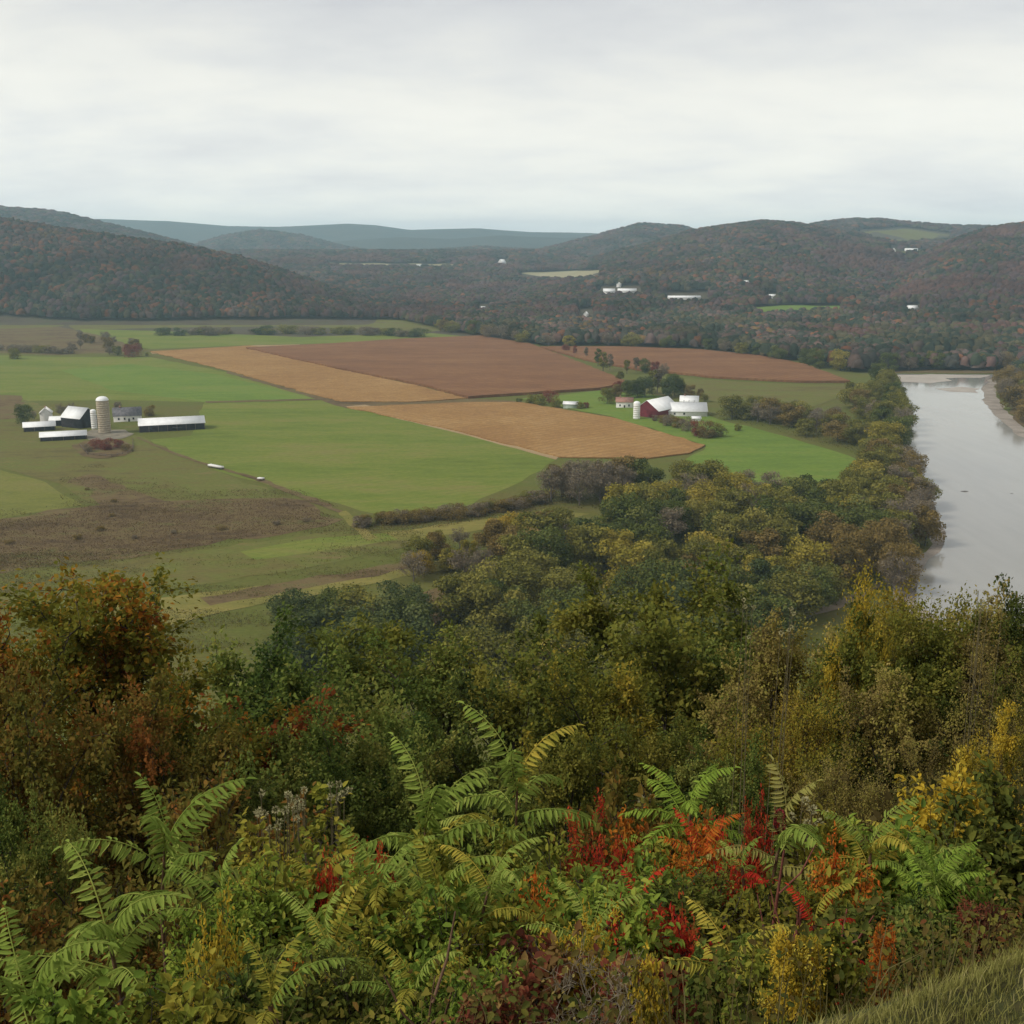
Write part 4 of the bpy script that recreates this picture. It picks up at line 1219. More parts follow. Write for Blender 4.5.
HT = [  # kind, colour, px, py(top), distance, width, label
    ('tree', 'orange and green', 92, 582, 17.0, 1.05, 'tall orange and green tree rising highest at the left over the fields'),
    ('broad', 'orange and green', 165, 622, 16.0, .85, 'orange tinged tree at the right shoulder of the tall left tree'),
    ('tree', 'orange and green', 10, 604, 14.5, .9, 'rusty green tree cut by the left edge of the picture'),
    ('broad', 'red-brown', 60, 690, 12.5, .7, 'red-brown understory tree below the tall left tree'),
    ('tree', 'red-brown', 150, 720, 12.5, .8, 'dark rusty sapling with red leaves behind the left sumac'),
    ('tree', 'deep green', 252, 650, 25, 1.0, 'deep green tree just right of the orange tree'),
    ('broad', 'deep green', 318, 660, 23, .9, 'deep green tree second right of the orange tree'),
    ('tree', 'olive', 372, 628, 29, 1.0, 'olive crowned tree under the dark valley clump'),
    ('tree', 'deep green', 436, 652, 26, 1.0, 'dark green tree filling the centre left of the slope'),
    ('tree', 'olive', 490, 668, 24, .9, 'olive green tree in the very middle of the slope'),
    ('broad', 'olive', 548, 650, 23, .95, 'broad olive tree right of the middle of the slope'),
    ('tree', 'yellowing', 612, 662, 21, .85, 'yellow flecked tree left of the large olive tree'),
    ('broad', 'olive', 672, 590, 27, 1.0, 'large olive tree standing out against the riverside grove'),
    ('tree', 'deep green', 718, 640, 25, .8, 'dark green tree at the right flank of the large olive tree'),
    ('broad', 'brown twiggy', 775, 645, 20, .85, 'olive-brown shrubby tree below the gravel lane'),
    ('twiggy', 'golden yellow', 866, 600, 17.5, .24, 'bright golden tree top before the river bend'),
    ('broad', 'brown twiggy', 822, 634, 19, .8, 'rounded olive-brown tree left of the golden one'),
    ('twiggy', 'yellowing', 915, 606, 19, .85, 'pale yellow-green tree top against the river'),
    ('broad', 'brown twiggy', 958, 616, 20, .85, 'brown rounded tree against the lower river'),
    ('broad', 'olive', 1015, 592, 21, .75, 'olive tree at the right edge rising over the river'),
    ('broad', 'brown twiggy', 935, 622, 17.5, .8, 'dense brownish olive tree below the river'),
    ('broad', 'olive', 890, 634, 17, .8, 'dense olive tree just right of the golden top'),
    ('broad', 'olive', 985, 625, 17, .8, 'dull olive tree below the lower river near the right edge'),
    ('broad', 'brown twiggy', 890, 668, 16, .9, 'large olive-brown thicket right of centre on the slope'),
    ('twiggy', 'brown twiggy', 1010, 655, 15, .8, 'brown twiggy tree by the right edge above the yellow shrub'),
    ('twiggy', 'yellowing', 800, 705, 15, .7, 'low thin yellowing tree in the middle right thicket'),
    ('broad', 'deep green', 280, 735, 15.5, .8, 'dark low tree behind the pale seed heads'),
    ('broad', 'deep green', 385, 735, 16.5, .85, 'dark low tree behind the central sumacs'),
    ('broad', 'deep green', 470, 742, 16, .8, 'dark low tree just behind the tallest sumac'),
    ('tree', 'olive', 575, 728, 15, .8, 'low olive tree right of the tallest sumac'),
    ('tree', 'olive', 650, 735, 15, .8, 'low olive tree above the red leaved shrubs'),
    ('broad', 'deep green', 730, 760, 14, .7, 'dark low tree above the drooping pale sumac'),
    ('twiggy', 'brown twiggy', 850, 770, 12, .7, 'dark bare brush above the green mass at the right'),
    ('twiggy', 'brown twiggy', 920, 755, 12.5, .7, 'tangled bare brown brush left of the yellow shrub'),
    ('broad', 'deep green', 25, 800, 9.5, .55, 'dark green bush at the left edge behind the left sumac'),
]
for kind, c_, px, py, y, wd, lab in HT: plant(kind, c_, px, py, y, lab, 'trees on the near slope', wide=wd)
SH = [  # kind, colour, px, py(top), distance, width, label
    ('big_leaf', 'yellow-green', 305, 822, 6.6, 1.0, 'yellow-green shrub below the pale seed heads'),
    ('shrub', 'olive', 262, 835, 7.2, .9, 'olive shrub between the left sumac and the yellow-green shrub'),
    ('shrub', 'fresh green', 330, 880, 5.0, .8, 'fresh green shrub at lower centre left'),
    ('fine', 'fresh green', 240, 905, 4.6, .8, 'fine leaved green bush right of the left sumac'),
    ('fine', 'golden yellow', 218, 930, 3.9, .26, 'small golden sprig low at the left'),
    ('fine', 'olive', 300, 965, 3.4, .9, 'olive low bush at the bottom left of centre'),
    ('big_leaf', 'yellow-green', 190, 985, 3.0, .8, 'broad leaved lime bush along the bottom left'),
    ('big_leaf', 'fresh green', 60, 1000, 3.0, .9, 'green low bush in the bottom left corner'),
    ('shrub', 'red-brown', 150, 905, 6.0, .8, 'rusty shrub behind the lower whorl of the left sumac'),
    ('shrub', 'red-brown', 250, 780, 9.0, .8, 'rusty shrub behind the seed heads at the left'),
    ('shrub', 'olive', 560, 850, 6.3, .9, 'olive shrub right of the tallest sumac'),
    ('shrub', 'red-brown', 600, 800, 6.6, .8, 'rusty green shrub nearest to the tallest sumac'),
    ('shrub', 'red-brown', 636, 810, 6.8, .8, 'rusty shrub left of the orange-red shrub'),
    ('shrub', 'orange', 660, 818, 6.4, .48, 'orange-red shrub under the bright green sumac'),
    ('fine', 'scarlet', 722, 840, 6.0, .34, 'scarlet bush right of the orange-red shrub'),
    ('fine', 'scarlet', 740, 862, 5.4, .36, 'bright scarlet bush highest at centre right'),
    ('fine', 'orange', 700, 852, 5.6, .5, 'orange bush left of the bright scarlet one'),
    ('fine', 'scarlet', 682, 922, 4.5, .5, 'bright crimson low bush at lower centre right'),
    ('fine', 'scarlet', 632, 915, 4.6, .36, 'small crimson bush left of the larger crimson one'),
    ('shrub', 'fresh green', 600, 900, 4.6, .8, 'green shrub left of the crimson bushes'),
    ('fine', 'golden yellow', 575, 930, 3.7, .42, 'golden bush over the wine red vine at the bottom'),
    ('big_leaf', 'maroon', 545, 955, 3.5, .9, 'wine red broad leaved tangle at bottom centre'),
    ('big_leaf', 'maroon', 640, 960, 3.3, .9, 'wine red tangle right of the bare grey twigs'),
    ('big_leaf', 'maroon', 500, 985, 3.0, .8, 'dark wine red creeper left of the bare grey twigs'),
    ('bare', 'brown twiggy', 602, 958, 2.9, 1.0, 'bare grey branching twigs at the bottom centre'),
    ('big_leaf', 'deep green', 715, 955, 3.6, .7, 'dark green leafy sprig left of the yellow bush at the bottom'),
    ('big_leaf', 'yellow-green', 770, 955, 3.2, .9, 'yellow broad leaved bush at the bottom right of centre'),
    ('big_leaf', 'yellow-green', 830, 985, 2.9, .7, 'lower yellow bush beside the grass at the bottom'),
    ('shrub', 'olive', 790, 880, 5.2, .8, 'olive shrub below the drooping pale sumac'),
    ('shrub', 'yellowing', 845, 850, 5.6, .8, 'orange tinged green shrub left of the broad green mass'),
    ('shrub', 'fresh green', 890, 840, 5.8, 1.0, 'broad green mass of leaves above the grass'),
    ('shrub', 'fresh green', 950, 860, 5.2, .9, 'green shrub at the right of the broad green mass'),
    ('shrub', 'olive', 850, 895, 4.6, .9, 'dim olive shrub under the broad green mass'),
    ('shrub', 'deep green', 925, 905, 4.3, .9, 'dark green bush just above the grass'),
    ('fine', 'orange', 885, 930, 3.7, .35, 'small orange sprig upright over the grass'),
    ('fine', 'scarlet', 835, 950, 3.6, .5, 'small crimson leaves among stems at lower right'),
    ('fine', 'maroon', 985, 905, 4.4, .9, 'dark maroon bush at the right edge above the grass'),
    ('broad', 'golden yellow', 990, 722, 9.0, .55, 'tall yellow-orange shrub at the right edge'),
    ('shrub', 'golden yellow', 955, 800, 7.2, .8, 'golden shrub at the foot of the tall yellow one'),
    ('shrub', 'olive', 1005, 800, 6.6, 1.0, 'olive shrub by the right edge under the tall yellow one'),
    ('shrub', 'fresh green', 420, 905, 4.4, .9, 'bushy green growth under the central sumac'),
    ('shrub', 'yellow-green', 480, 900, 4.7, .8, 'yellow-green growth right of the central sumac'),
    ('shrub', 'olive', 400, 980, 3.4, .8, 'olive low bush at the bottom centre left'),
    ('shrub', 'deep green', 250, 985, 3.2, .8, 'dark green low bush at the bottom left'),
    ('fine', 'fresh green', 450, 965, 3.3, .8, 'small leaved green bush at the bottom centre'),
    ('fine', 'yellow-green', 560, 880, 5.2, 1.0, 'fine lime bush in front of the olive shrub at centre'),
    ('shrub', 'fresh green', 515, 890, 5.0, .9, 'leafy green shrub below the tallest sumac'),
    ('fine', 'fresh green', 660, 880, 5.3, .9, 'fine leaved green bush between the two red clumps'),
    ('shrub', 'yellow-green', 625, 868, 5.7, .9, 'lime shrub in front of the rusty shrubs'),
    ('fine', 'olive', 700, 890, 5.0, 1.0, 'olive fine leaved bush just above the large crimson bush'),
    ('fine', 'scarlet', 618, 848, 5.9, .3, 'small scarlet tuft among the rusty shrubs'),
    ('fine', 'scarlet', 590, 822, 6.3, .3, 'small scarlet tuft beside the tallest sumac'),
    ('fine', 'yellowing', 790, 905, 4.7, 1.0, 'yellowing fine bush on reddish stems'),
    ('shrub', 'yellow-green', 820, 870, 5.2, .8, 'lime shrub just left of the broad green mass'),
    ('fine', 'yellow-green', 360, 920, 4.4, .9, 'lime fine leaved bush under the central sumac'),
    ('shrub', 'yellowing', 285, 900, 4.8, .9, 'yellowing shrub between the left and central sumacs'),
    ('fine', 'orange', 545, 900, 5.0, .45, 'small orange bush left of the lime bush at centre'),
    ('fine', 'yellowing', 520, 935, 4.2, .8, 'yellowing fine bush above the dark wine red creeper'),
    ('fine', 'orange', 850, 868, 5.1, .45, 'small orange bush in front of the broad green mass'),
    ('fine', 'golden yellow', 262, 868, 5.6, .3, 'small golden sprig beneath the pale seed heads'),
    ('fine', 'scarlet', 372, 850, 5.5, .2, 'single scarlet sprig left of the central sumac'),
    ('fine', 'scarlet', 326, 872, 5.0, .2, 'scarlet sprig in the fresh green shrub at lower left'),
    ('fine', 'scarlet', 758, 808, 6.3, .22, 'upright scarlet sprig left of the drooping sumac'),
    ('fine', 'golden yellow', 795, 985, 2.8, .6, 'golden leafy bush cut by the bottom edge'),
    ('big_leaf', 'golden yellow', 650, 1000, 2.75, .35, 'few yellow leaves cut by the bottom edge'),
    ('shrub', 'yellow-green', 460, 850, 5.5, .7, 'lime shrub directly under the central sumac'),
    ('shrub', 'red-brown', 10, 905, 6.2, .9, 'rusty green shrub at the left edge'),
]
for kind, c_, px, py, y, wd, lab in SH: plant(kind, c_, px, py, y, lab, 'shrubs on the bank', wide=wd)


# sumacs: whorls of long fronds on bare stems
def frond_mesh(seed, L=.56, pairs=12, el=.5, bend=1.3, ll=.104, lw=.021):
    pairs += 7
    g_ = np.random.default_rng(seed)
    n = pairs + 3
    tt = np.linspace(0, 1, n)
    ang = el - bend * tt ** 1.2
    step = L / (n - 1)
    P_ = np.zeros((n, 3))
    for i in range(1, n):
        a = (ang[i] + ang[i - 1]) / 2
        P_[i] = P_[i - 1] + step * np.array([math.cos(a), 0, math.sin(a)])
    P_[:, 1] += np.sin(tt * 2.2) * g_.normal(0, .04) * L
    mb = MB()
    tube(mb, P_, .0045 * (1.1 - .8 * tt), 4, .8)
    bs, ds, ns, ls_ = [], [], [], []
    for i in range(2, n - 1):
        a = ang[i]
        t = (i - 1) / (n - 2)
        l = ll * (math.sin(PI * (.18 + .74 * t)) ** .6) * g_.uniform(.7, 1.12)
        T = np.array([math.cos(a), 0, math.sin(a)]); U = np.array([-math.sin(a), 0, math.cos(a)])
        for s in (-1, 1):
            d = np.array([0, s, 0]) * 1.0 + T * (.28 + .25 * t) - np.array([0, 0, 1]) * g_.uniform(.25, .95) + g_.normal(0, .13, 3)
            bs.append(P_[i] + T * g_.uniform(-.004, .004)); ds.append(d); ns.append(U + np.array([0, s * .3, 0])); ls_.append(l)
    bs.append(P_[-1]); ds.append(np.array([math.cos(ang[-1]), 0, math.sin(ang[-1])])); ns.append(np.array([0, 0, 1.0])); ls_.append(ll * .6)
    bs, ds, ns, ls_ = map(np.array, (bs, ds, ns, ls_))
    leaves(mb, bs, ds, ns, ls_, np.full(len(ls_), lw), np.clip(.5 + g_.normal(0, .17, len(ls_)), 0, 1), True, fold=.22)
    return mb.mesh('frond')


FRONDS = [frond_mesh(700 + i, L=l, pairs=p, el=e, bend=b_) for i, (l, p, e, b_) in enumerate(
    ((.60, 13, 1.0, 1.5), (.56, 12, .75, 1.3), (.60, 13, .5, 1.2), (.54, 12, .3, 1.1), (.5, 11, 1.15, 1.1), (.58, 12, .1, 1.0), (.52, 12, .65, 1.9)))]
FM = {
    'green': leaf_mat('sumac_green', [(0.131, 0.195, 0.036), (0.201, 0.274, 0.049), (0.270, 0.339, 0.068), (0.385, 0.411, 0.095)], .38, .4),
    'lime': leaf_mat('sumac_lime', [(0.193, 0.209, 0.033), (0.285, 0.281, 0.044), (0.401, 0.346, 0.057), (0.555, 0.418, 0.075)], .38, .35),
    'bright': leaf_mat('sumac_bright', [(0.170, 0.260, 0.038), (0.247, 0.353, 0.052), (0.324, 0.418, 0.062)], .4, .3),
    'orange': leaf_mat('sumac_orange', [(0.313, 0.177, 0.025), (0.481, 0.201, 0.029), (0.554, 0.118, 0.025), (0.409, 0.283, 0.039)], .4, .5),
    'red': leaf_mat('sumac_red', [(.26, .025, .018), (.44, .035, .024), (.54, .05, .026), (.34, .10, .024)], .4, .4),
    'pale': leaf_mat('sumac_pale', [(0.241, 0.236, 0.062), (0.325, 0.301, 0.084), (0.397, 0.354, 0.123)], .38, .3),
}
for f_ in FRONDS: f_.materials.append(FM['green'])
M_cone, nt, out = newmat('red_fuzz')
b = nd(nt, 'ShaderNodeBsdfPrincipled'); b.inputs['Base Color'].default_value = (.16, .012, .012, 1); b.inputs['Roughness'].default_value = .9
nt.links.new(b.outputs[0], out.inputs[0])


def cone_mesh(seed):
    g_ = np.random.default_rng(seed)
    mb = MB()
    n = 420
    t = g_.random(n)
    rr = .026 * np.sin(PI * np.clip(.12 + .85 * (1 - t), 0, 1)) ** .7
    a = g_.uniform(0, 2 * PI, n)
    C = np.stack([np.cos(a) * rr, np.sin(a) * rr, t * .16], 1)
    N = unit(np.stack([np.cos(a), np.sin(a), np.full(n, .3)], 1))
    leaves(mb, C, N + [0, 0, .5], unit(g_.normal(0, 1, (n, 3))), np.full(n, .014), np.full(n, .010), np.full(n, .5))
    return mb.mesh('seed_cone', M_cone, tone=False)


CONE = cone_mesh(5)


def sumac(px, py, y, mix, label, n=11, size=1.0, second=None, cone=False, lean=(0, 0), group='sumacs on the bank', spread=1.0):
    """stem whose whorl of fronds is centred at (px, py) at distance y"""
    c = at_y(px, py, y)
    bx, by = c[0] - lean[0], y - lean[1]
    z0 = float(hz(np.array([bx]), np.array([by]))[0])
    root = tag(empty('sumac', (bx, by, z0)), label, 'sumac', group)
    top = np.array([lean[0], lean[1], max(c[2] - z0, .3)])
    hgt = top[2]
    mb = MB()
    q = np.linspace(0, 1, 7)
    S = np.stack([top[0] * q ** 1.4, top[1] * q ** 1.4, -.3 + (hgt + .3) * q], 1)
    S[1:-1, :2] += np.random.default_rng(int(px)).normal(0, .025, (5, 2))
    tube(mb, S, .020 - .011 * q, 6)
    whorls = [(top, n, size)]
    for dxp, dyp, dn, ds in (second or []):
        tp = at_y(px + dxp, py + dyp, y + random.uniform(-.25, .15)) - np.array([bx, by, z0])
        st = S[3] if tp[2] > S[3][2] else S[1]
        tube(mb, [st, (st + tp) / 2 + np.array([0, 0, -.05]), tp], [.012, .010, .006], 5)
        whorls.append((tp, dn, ds))
    mb.obj('stem', M_stem, root, tone=False)
    names, wts = list(mix.keys()), list(mix.values())
    for tp, m, sz in whorls:
        for i in range(m):
            f = link(bpy.data.objects.new('frond', random.choice(FRONDS if i > 2 else FRONDS[:2] + FRONDS[4:5])))
            f.parent = root
            a = i * 2.4 + random.uniform(-.35, .35)
            lv = i / max(1, m - 1)
            f.location = tp + np.array([0, 0, -.32 * sz * lv * spread])
            f.rotation_euler = (random.uniform(-.25, .25), .75 * lv - .55 + random.uniform(-.2, .2), a)
            k_ = sz * random.uniform(.85, 1.12)
            f.scale = (k_, k_, k_)
            f.material_slots[0].link = 'OBJECT'; f.material_slots[0].material = FM[random.choices(names, wts)[0]]
    if cone:
        o = link(bpy.data.objects.new('seed_cone', CONE)); o.parent = root; o.location = top + np.array([0, 0, .02]); o.rotation_euler = (.15, -.1, 0)
    return root


sumac(165, 850, 5.6, {'green': 9, 'lime': 1}, 'green sumac with long arching fronds furthest up at the left', 10, 1.05)
sumac(110, 945, 4.7, {'green': 1}, 'green sumac with brown stem low at the left edge', 11, 1.05)
sumac(30, 1000, 3.9, {'green': 1}, 'green sumac in the lower left corner', 9, .9)
sumac(228, 905, 4.9, {'green': 3, 'lime': 2}, 'green and lime sumac right of the left sumacs', 8, .8)
sumac(425, 828, 5.8, {'green': 9, 'lime': 1}, 'green sumac in the centre with a straight upright tip', 12, 1.08)
sumac(517, 790, 6.6, {'green': 8, 'lime': 2}, 'tallest green sumac with curled fronds right of centre', 11, 1.15, lean=(.1, .1))
sumac(380, 885, 5.0, {'lime': 2, 'green': 3}, 'bushy sumac left beneath the central one', 11, .72, second=[(-60, 20, 7, .62)])
sumac(440, 900, 4.6, {'green': 4, 'lime': 2}, 'bushy sumac right beneath the central one', 12, .68, second=[(50, -15, 8, .62), (20, 50, 8, .6)])
sumac(330, 940, 4.0, {'lime': 4, 'orange': .6, 'green': 2}, 'yellowing sumac at the lower left of centre', 10, .58)
sumac(690, 808, 6.3, {'bright': 1}, 'bright green tufted sumac above the red shrubs', 11, .85)
sumac(700, 850, 5.7, {'orange': 4, 'red': 1, 'lime': 4}, 'orange and lime sumac beside the scarlet bushes', 9, .6)
sumac(742, 868, 5.2, {'red': 4, 'green': 1}, 'scarlet fronded sumac at centre right', 6, .42)
sumac(780, 838, 5.6, {'pale': 5, 'green': 1}, 'pale sumac with drooping fronds and a red seed cone', 9, .95, cone=True, lean=(.1, 0))
sumac(870, 850, 5.6, {'lime': 3, 'green': 2, 'orange': .5}, 'yellow-green sumac topping the broad green mass', 13, .7, second=[(50, 20, 10, .66)])
sumac(935, 885, 4.9, {'bright': 2, 'green': 3}, 'green sumac at the right above the grass', 13, .62)
sumac(815, 925, 4.0, {'red': 3, 'lime': 1}, 'small crimson sumac low on the right', 6, .5)
sumac(590, 935, 4.1, {'green': 3, 'lime': 1}, 'green sumac left of the crimson bush at the bottom', 9, .55)
sumac(735, 960, 3.6, {'green': 2, 'lime': 2}, 'small green sumac near the bottom right of centre', 8, .6)
sumac(415, 990, 3.3, {'lime': 2, 'green': 2}, 'lime sumac cut by the bottom edge', 9, .5)
sumac(270, 1005, 3.1, {'lime': 3, 'green': 1}, 'yellowing sumac at the bottom edge left', 9, .5)
sumac(640, 905, 4.9, {'red': 1, 'orange': 2, 'lime': 2}, 'red and lime sumac above the crimson bushes', 7, .5)


def weeds(pxs, pys, y, n, label, seed, group='weeds gone to seed'):
    """a stand of thin stems with pale fluffy heads"""
    g_ = np.random.default_rng(seed)
    c = at_y((pxs[0] + pxs[1]) / 2, sum(pys) / 2, y)
    z0 = float(hz(np.array([c[0]]), np.array([y]))[0])
    root = tag(empty('weed', (c[0], y, z0)), label, 'weed', group)
    st = MB()
    for i in range(n):
        t = at_y(g_.uniform(*pxs), g_.uniform(*pys), y + g_.uniform(-.3, .3)) - np.array([c[0], y, z0])
        b0 = np.array([t[0] * .6, t[1] * .6, -.2])
        tube(st, [b0, (b0 + t) / 2 + g_.normal(0, .03, 3), t], [.006, .005, .003], 4)
        hd = MB()
        for k in range(1):
            q = t + g_.normal(0, .012, 3)
            tube(st, [t - [0, 0, .08], q], [.003, .002], 3)
            m = 46
            dv = unit(g_.normal(0, 1, (m, 3)))
            leaves(hd, q + dv * .014, dv, unit(g_.normal(0, 1, (m, 3))), g_.uniform(.012, .026, m), np.full(m, .012), np.full(m, .5))
        hd.obj('seed_head', M_pale, root, tone=False)
    st.obj('stem', M_wstem, root, tone=False)
    return root


weeds((255, 300), (790, 830), 7.2, 14, 'stand of pale seed heads left of the yellow-green shrub', 1)
weeds((290, 345), (782, 812), 7.6, 13, 'stand of pale seed heads above the yellow-green shrub', 2)
weeds((742, 800), (595, 640), 12.5, 9, 'thin pale seed stalks against the dark grove below the lane', 3)
weeds((965, 1005), (590, 620), 13, 6, 'thin pale seed stalks against the lower river', 4)
weeds((640, 660), (795, 815), 7, 5, 'few pale seed heads among the rusty shrubs', 5)
weeds((790, 830), (800, 830), 6.6, 7, 'pale seed stalks right of the drooping sumac', 6)

# ------------------------------------------------------------------ masses: grass, ground cover, brush
def blades(name, label, n, region, hr, wr, mat, seed, lean=.5):
    g_ = np.random.default_rng(seed)
    x, y = region(g_, n)
    z = hz(x, y)
    n = len(x)
    h = g_.uniform(*hr, n); a = g_.uniform(0, 2 * PI, n)
    wv = g_.uniform(*wr, n) / 2
    dx, dy = np.cos(a), np.sin(a)
    b_ = g_.uniform(.1, lean, n) * h; aa = a + PI / 2 + g_.normal(0, .7, n)
    lx, ly = np.cos(aa) * b_, np.sin(aa) * b_
    B = np.stack([x, y, z - .02], 1)
    sd_ = np.stack([dx * wv, dy * wv, 0 * x], 1)
    M1 = B + np.stack([lx * .35, ly * .35, h * .6], 1)
    T = B + np.stack([lx, ly, h], 1)
    V = np.stack([B - sd_, B + sd_, M1 + sd_ * .7, M1 - sd_ * .7, T], 1).reshape(-1, 3)
    i = np.arange(n)[:, None] * 5
    mb = MB()
    tone = np.clip(g_.normal(.5, .2, n) + fbm(x * 2, y * 2, 9) * .8, 0, 1)
    mb.add(V, i + np.array([0, 1, 2, 3]), tone)
    mb.f[3].append(i + np.array([3, 2, 4])); mb.t[3].append(tone.astype(np.float32))
    return tag(mb.obj(name, mat), label, 'grass', kind='stuff')


def lawn(g_, n):
    x = g_.uniform(.45, 3.6, n); y = g_.uniform(.9, 4.2, n)
    k = (y < lip(x) + .16 * g_.random(n) + .03) & (x > .5 + .3 * g_.random(n) ** .6)
    return x[k], y[k]


M_grass = leaf_mat('lawn_grass', [(.15, .135, .045), (.21, .205, .055), (.31, .285, .09), (.43, .37, .17)], .3, 0)
blades('grass', 'cut yellowish green grass at the lower right corner of the overlook', 170000, lawn, (.02, .055), (.0015, .0035), M_grass, 31, .8)


def bank(g_, n):
    x = g_.uniform(-3.2, 3.4, n); y = g_.uniform(1.5, 8, n)
    k = (y > lip(x) + .1) & (np.abs(x) < .62 * y + .5)
    return x[k], y[k]


blades('dry_grass', 'dry weedy grass between the shrubs of the bank', 9000, bank, (.08, .3), (.002, .005), leaf_mat('dry_grass_blades', [(.06, .05, .022), (.10, .085, .032), (.16, .13, .055), (.09, .10, .03)], .3, 0), 32, .7)


def cover(name, label, pts, size, mat, hmax, seed, oval=True):
    g_ = np.random.default_rng(seed)
    x, y = pts(g_)
    n = len(x)
    z = hz(x, y) + g_.random(n) ** 1.4 * hmax * (.4 + 1.2 * np.clip(fbm(x / hmax * .35, y / hmax * .35, seed) + .5, 0, 1))
    Pt = np.stack([x, y, z], 1)
    tone = np.clip(.5 + fbm(x / hmax * .8, y / hmax * .8, seed + 3) * 1.3 + g_.normal(0, .16, n), 0, 1)
    sz = size * g_.uniform(.6, 1.3, n)
    mb = MB()
    leaves(mb, Pt, unit(g_.normal(0, 1, (n, 3)) + [0, 0, .1]), unit(g_.normal(0, .6, (n, 3)) + [0, -.3, 1]), sz, sz * .6, tone, oval)
    return tag(mb.obj(name, mat), label, 'ground cover', kind='stuff')


def c1(g_):
    n = 80000
    y = 2.0 + 9.5 * g_.random(n) ** .7; x = g_.uniform(-1, 1, n) * (.62 * y + .5)
    k = (y > lip(x) + .22) | ((x < .3) & (y > 1.9))
    return x[k], y[k]


def c2(g_):
    n = 120000
    y = 10 + 75 * g_.random(n) ** 1.3; x = g_.uniform(-1, 1, n) * (.62 * y)
    return x, y


cover('ground_cover', 'low mixed leaves and vines between the shrubs on the bank', c1, .024, leaf_mat('bank_leaves', [(.05, .06, .016), (.085, .10, .022), (.11, .075, .024), (.13, .13, .028), (.21, .18, .034), (.15, .06, .024)], .35, 0), .3, 51)
cover('undergrowth', 'dark brushy undergrowth beneath the trees of the slope', c2, .15, leaf_mat('brush_leaves', [(.03, .032, .012), (.055, .055, .016), (.08, .06, .022), (.10, .09, .026)], .3, 0), 2.2, 52, False)


def in_area(polys, n):
    def f(g_):
        W = [np.array([ground(*p)[:2] for p in poly]) for poly in polys]
        xs, ysx = [], []
        ar = [(w_[:, 0].max() - w_[:, 0].min()) * (w_[:, 1].max() - w_[:, 1].min()) for w_ in W]
        for w_, a in zip(W, ar):
            m = int(n * a / sum(ar))
            x = g_.uniform(w_[:, 0].min(), w_[:, 0].max(), m); y = g_.uniform(w_[:, 1].min(), w_[:, 1].max(), m)
            k = in_poly(x, y, w_)
            xs.append(x[k]); ysx.append(y[k])
        return np.concatenate(xs), np.concatenate(ysx)
    return f


GROVE = [[(420, 600), (470, 570), (560, 530), (640, 515), (720, 500), (800, 506), (862, 500), (875, 450), (890, 400), (905, 430), (908, 470), (930, 520), (930, 545), (900, 585), (840, 605), (770, 640), (690, 690), (560, 760), (420, 760), (280, 700), (300, 640), (410, 630)],
         [(722, 420), (760, 427), (800, 439), (868, 458), (872, 440), (840, 426), (790, 416), (738, 409)], [(545, 505), (560, 491), (655, 486), (660, 502), (600, 512)]]
cover('undergrowth', 'low green and brown brush under the riverside grove', in_area(GROVE, 150000), .75, leaf_mat('grove_brush', [(.04, .046, .014), (.075, .075, .02), (.10, .085, .03), (.13, .12, .035)], .25, 0), 4.0, 53, False)
STRIPS = [[(-60, 640), (-60, 560), (100, 545), (300, 512), (350, 515), (420, 532), (480, 545), (440, 600), (300, 640), (150, 660)]]
ROUGH = [[(-60, 575), (0, 523), (100, 508), (165, 503), (285, 500), (340, 519), (300, 531), (160, 552), (60, 566)], [(350, 527), (440, 520), (548, 500), (552, 508), (440, 528), (352, 533)]]
cover('rough_growth', 'knee high brown weeds on the bank below the pasture', in_area(ROUGH, 60000), .5, leaf_mat('weed_leaves', [(.06, .04, .022), (.095, .06, .03), (.13, .085, .04), (.11, .10, .035)], .25, 0), .9, 54, False)


def patchy(f, size, cut, seed):
    def g(g_):
        x, y = f(g_)
        k = fbm(x / size[0], y / size[1], seed, 4) + g_.normal(0, .05, len(x)) > cut
        return x[k], y[k]
    return g


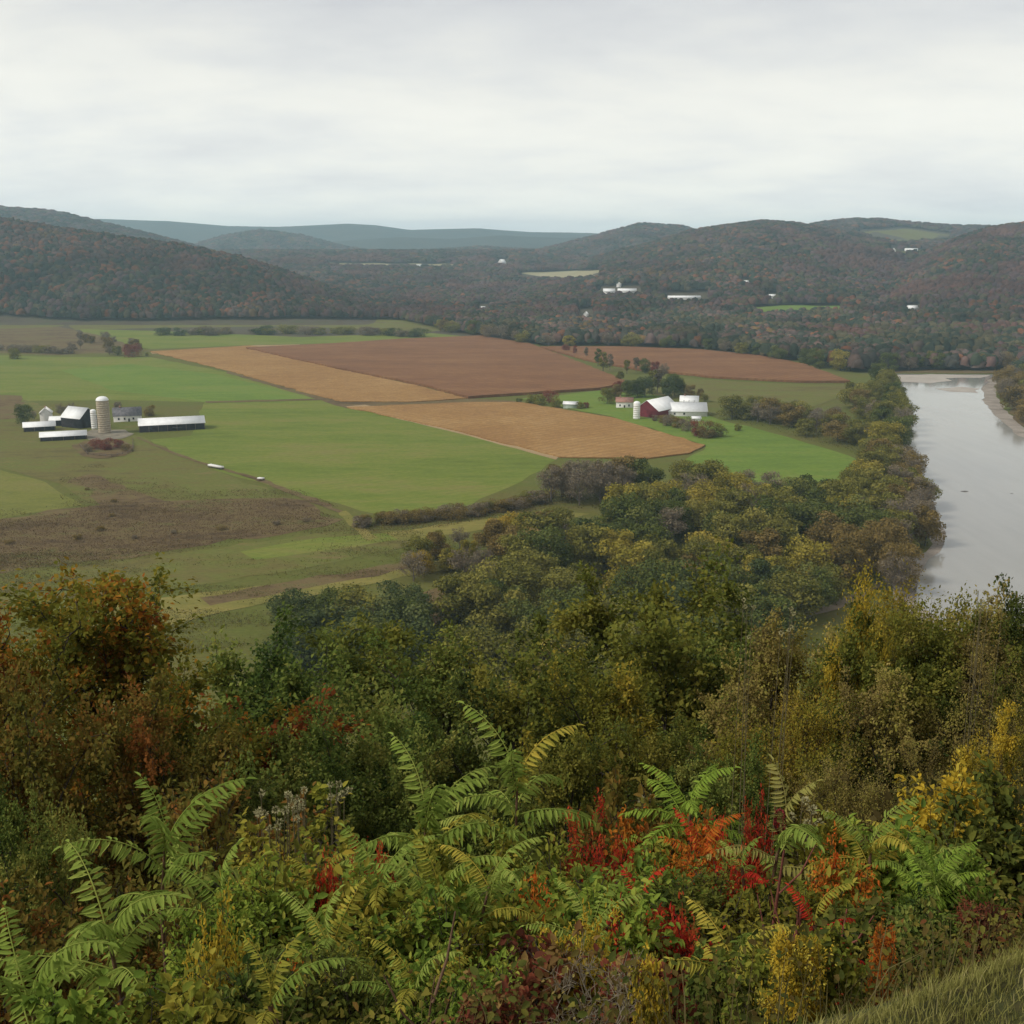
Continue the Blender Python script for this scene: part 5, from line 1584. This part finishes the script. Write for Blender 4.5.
cover('rough_growth', 'streaks of tall olive and straw grass on the lower meadow strips', patchy(in_area(STRIPS, 150000), (60, 14), .06, 71), .5,
      leaf_mat('tall_grass', [(.075, .06, .026), (.105, .10, .03), (.135, .115, .036), (.19, .155, .05)], .25, 0), .7, 55, False)
cover('rough_growth', 'brown weedy tufts spilling over the pasture above the bank', patchy(in_area([[(60, 470), (100, 465), (200, 490), (300, 490), (350, 512), (345, 530), (200, 550), (-60, 590), (-60, 515), (60, 505)]], 90000), (40, 14), .03, 72), .5,
      leaf_mat('weed_tufts', [(.065, .045, .024), (.10, .066, .032), (.12, .10, .034), (.145, .10, .045)], .25, 0), .9, 56, False)

M_red_stem = plain('reddish_stem', (.15, .05, .035), .8, .25, 20)
for i_, (px, py, y, lab) in enumerate(((800, 905, 4.1, 'thick reddish bare stem left of the grass'), (835, 930, 3.8, 'dark reddish stem right of the thick one'), (782, 850, 4.6, 'tall thin dark stem with a rusty tip below the drooping sumac'), (432, 975, 3.1, 'thin bare stem at the bottom centre'))):
    t_ = at_y(px, py, y); z0 = float(hz(np.array([t_[0]]), np.array([y]))[0])
    root = tag(empty('bare_stem', (t_[0], y, z0)), lab, 'stem', 'bare upright stems')
    hgt = max(t_[2] - z0, .4)
    mb = MB()
    S = np.array([(0, 0, -.2), (.02, 0, hgt * .3), (-.015, .01, hgt * .65), (.01, 0, hgt)])
    tube(mb, S, np.array([.016, .014, .011, .006]) * (1.3 if i_ == 0 else .8 if i_ < 3 else .4), 6)
    st_ = mb.obj('stem', M_stem if i_ == 3 else M_red_stem, root, tone=False)
    for k in range(3):
        mb = MB()
        b0 = np.array([0, 0, hgt * (.5 + .15 * k)])
        a_ = k * 2.2 + i_
        tube(mb, [b0, b0 + np.array([math.cos(a_) * .1, math.sin(a_) * .1, .1]), b0 + np.array([math.cos(a_) * .16, math.sin(a_) * .16, .24])], [.006, .005, .003], 4)
        mb.obj('twig', M_stem if i_ == 3 else M_red_stem, root, tone=False)
scene.view_settings.view_transform = 'Standard'
scene.view_settings.look = 'None'
scene.view_settings.exposure = .84
scene.view_settings.gamma = 1.0
scene.cycles.volume_bounces = 2
scene.cycles.max_bounces = 6
scene.cycles.diffuse_bounces = 3
scene.cycles.transmission_bounces = 3
scene.cycles.use_denoising = True
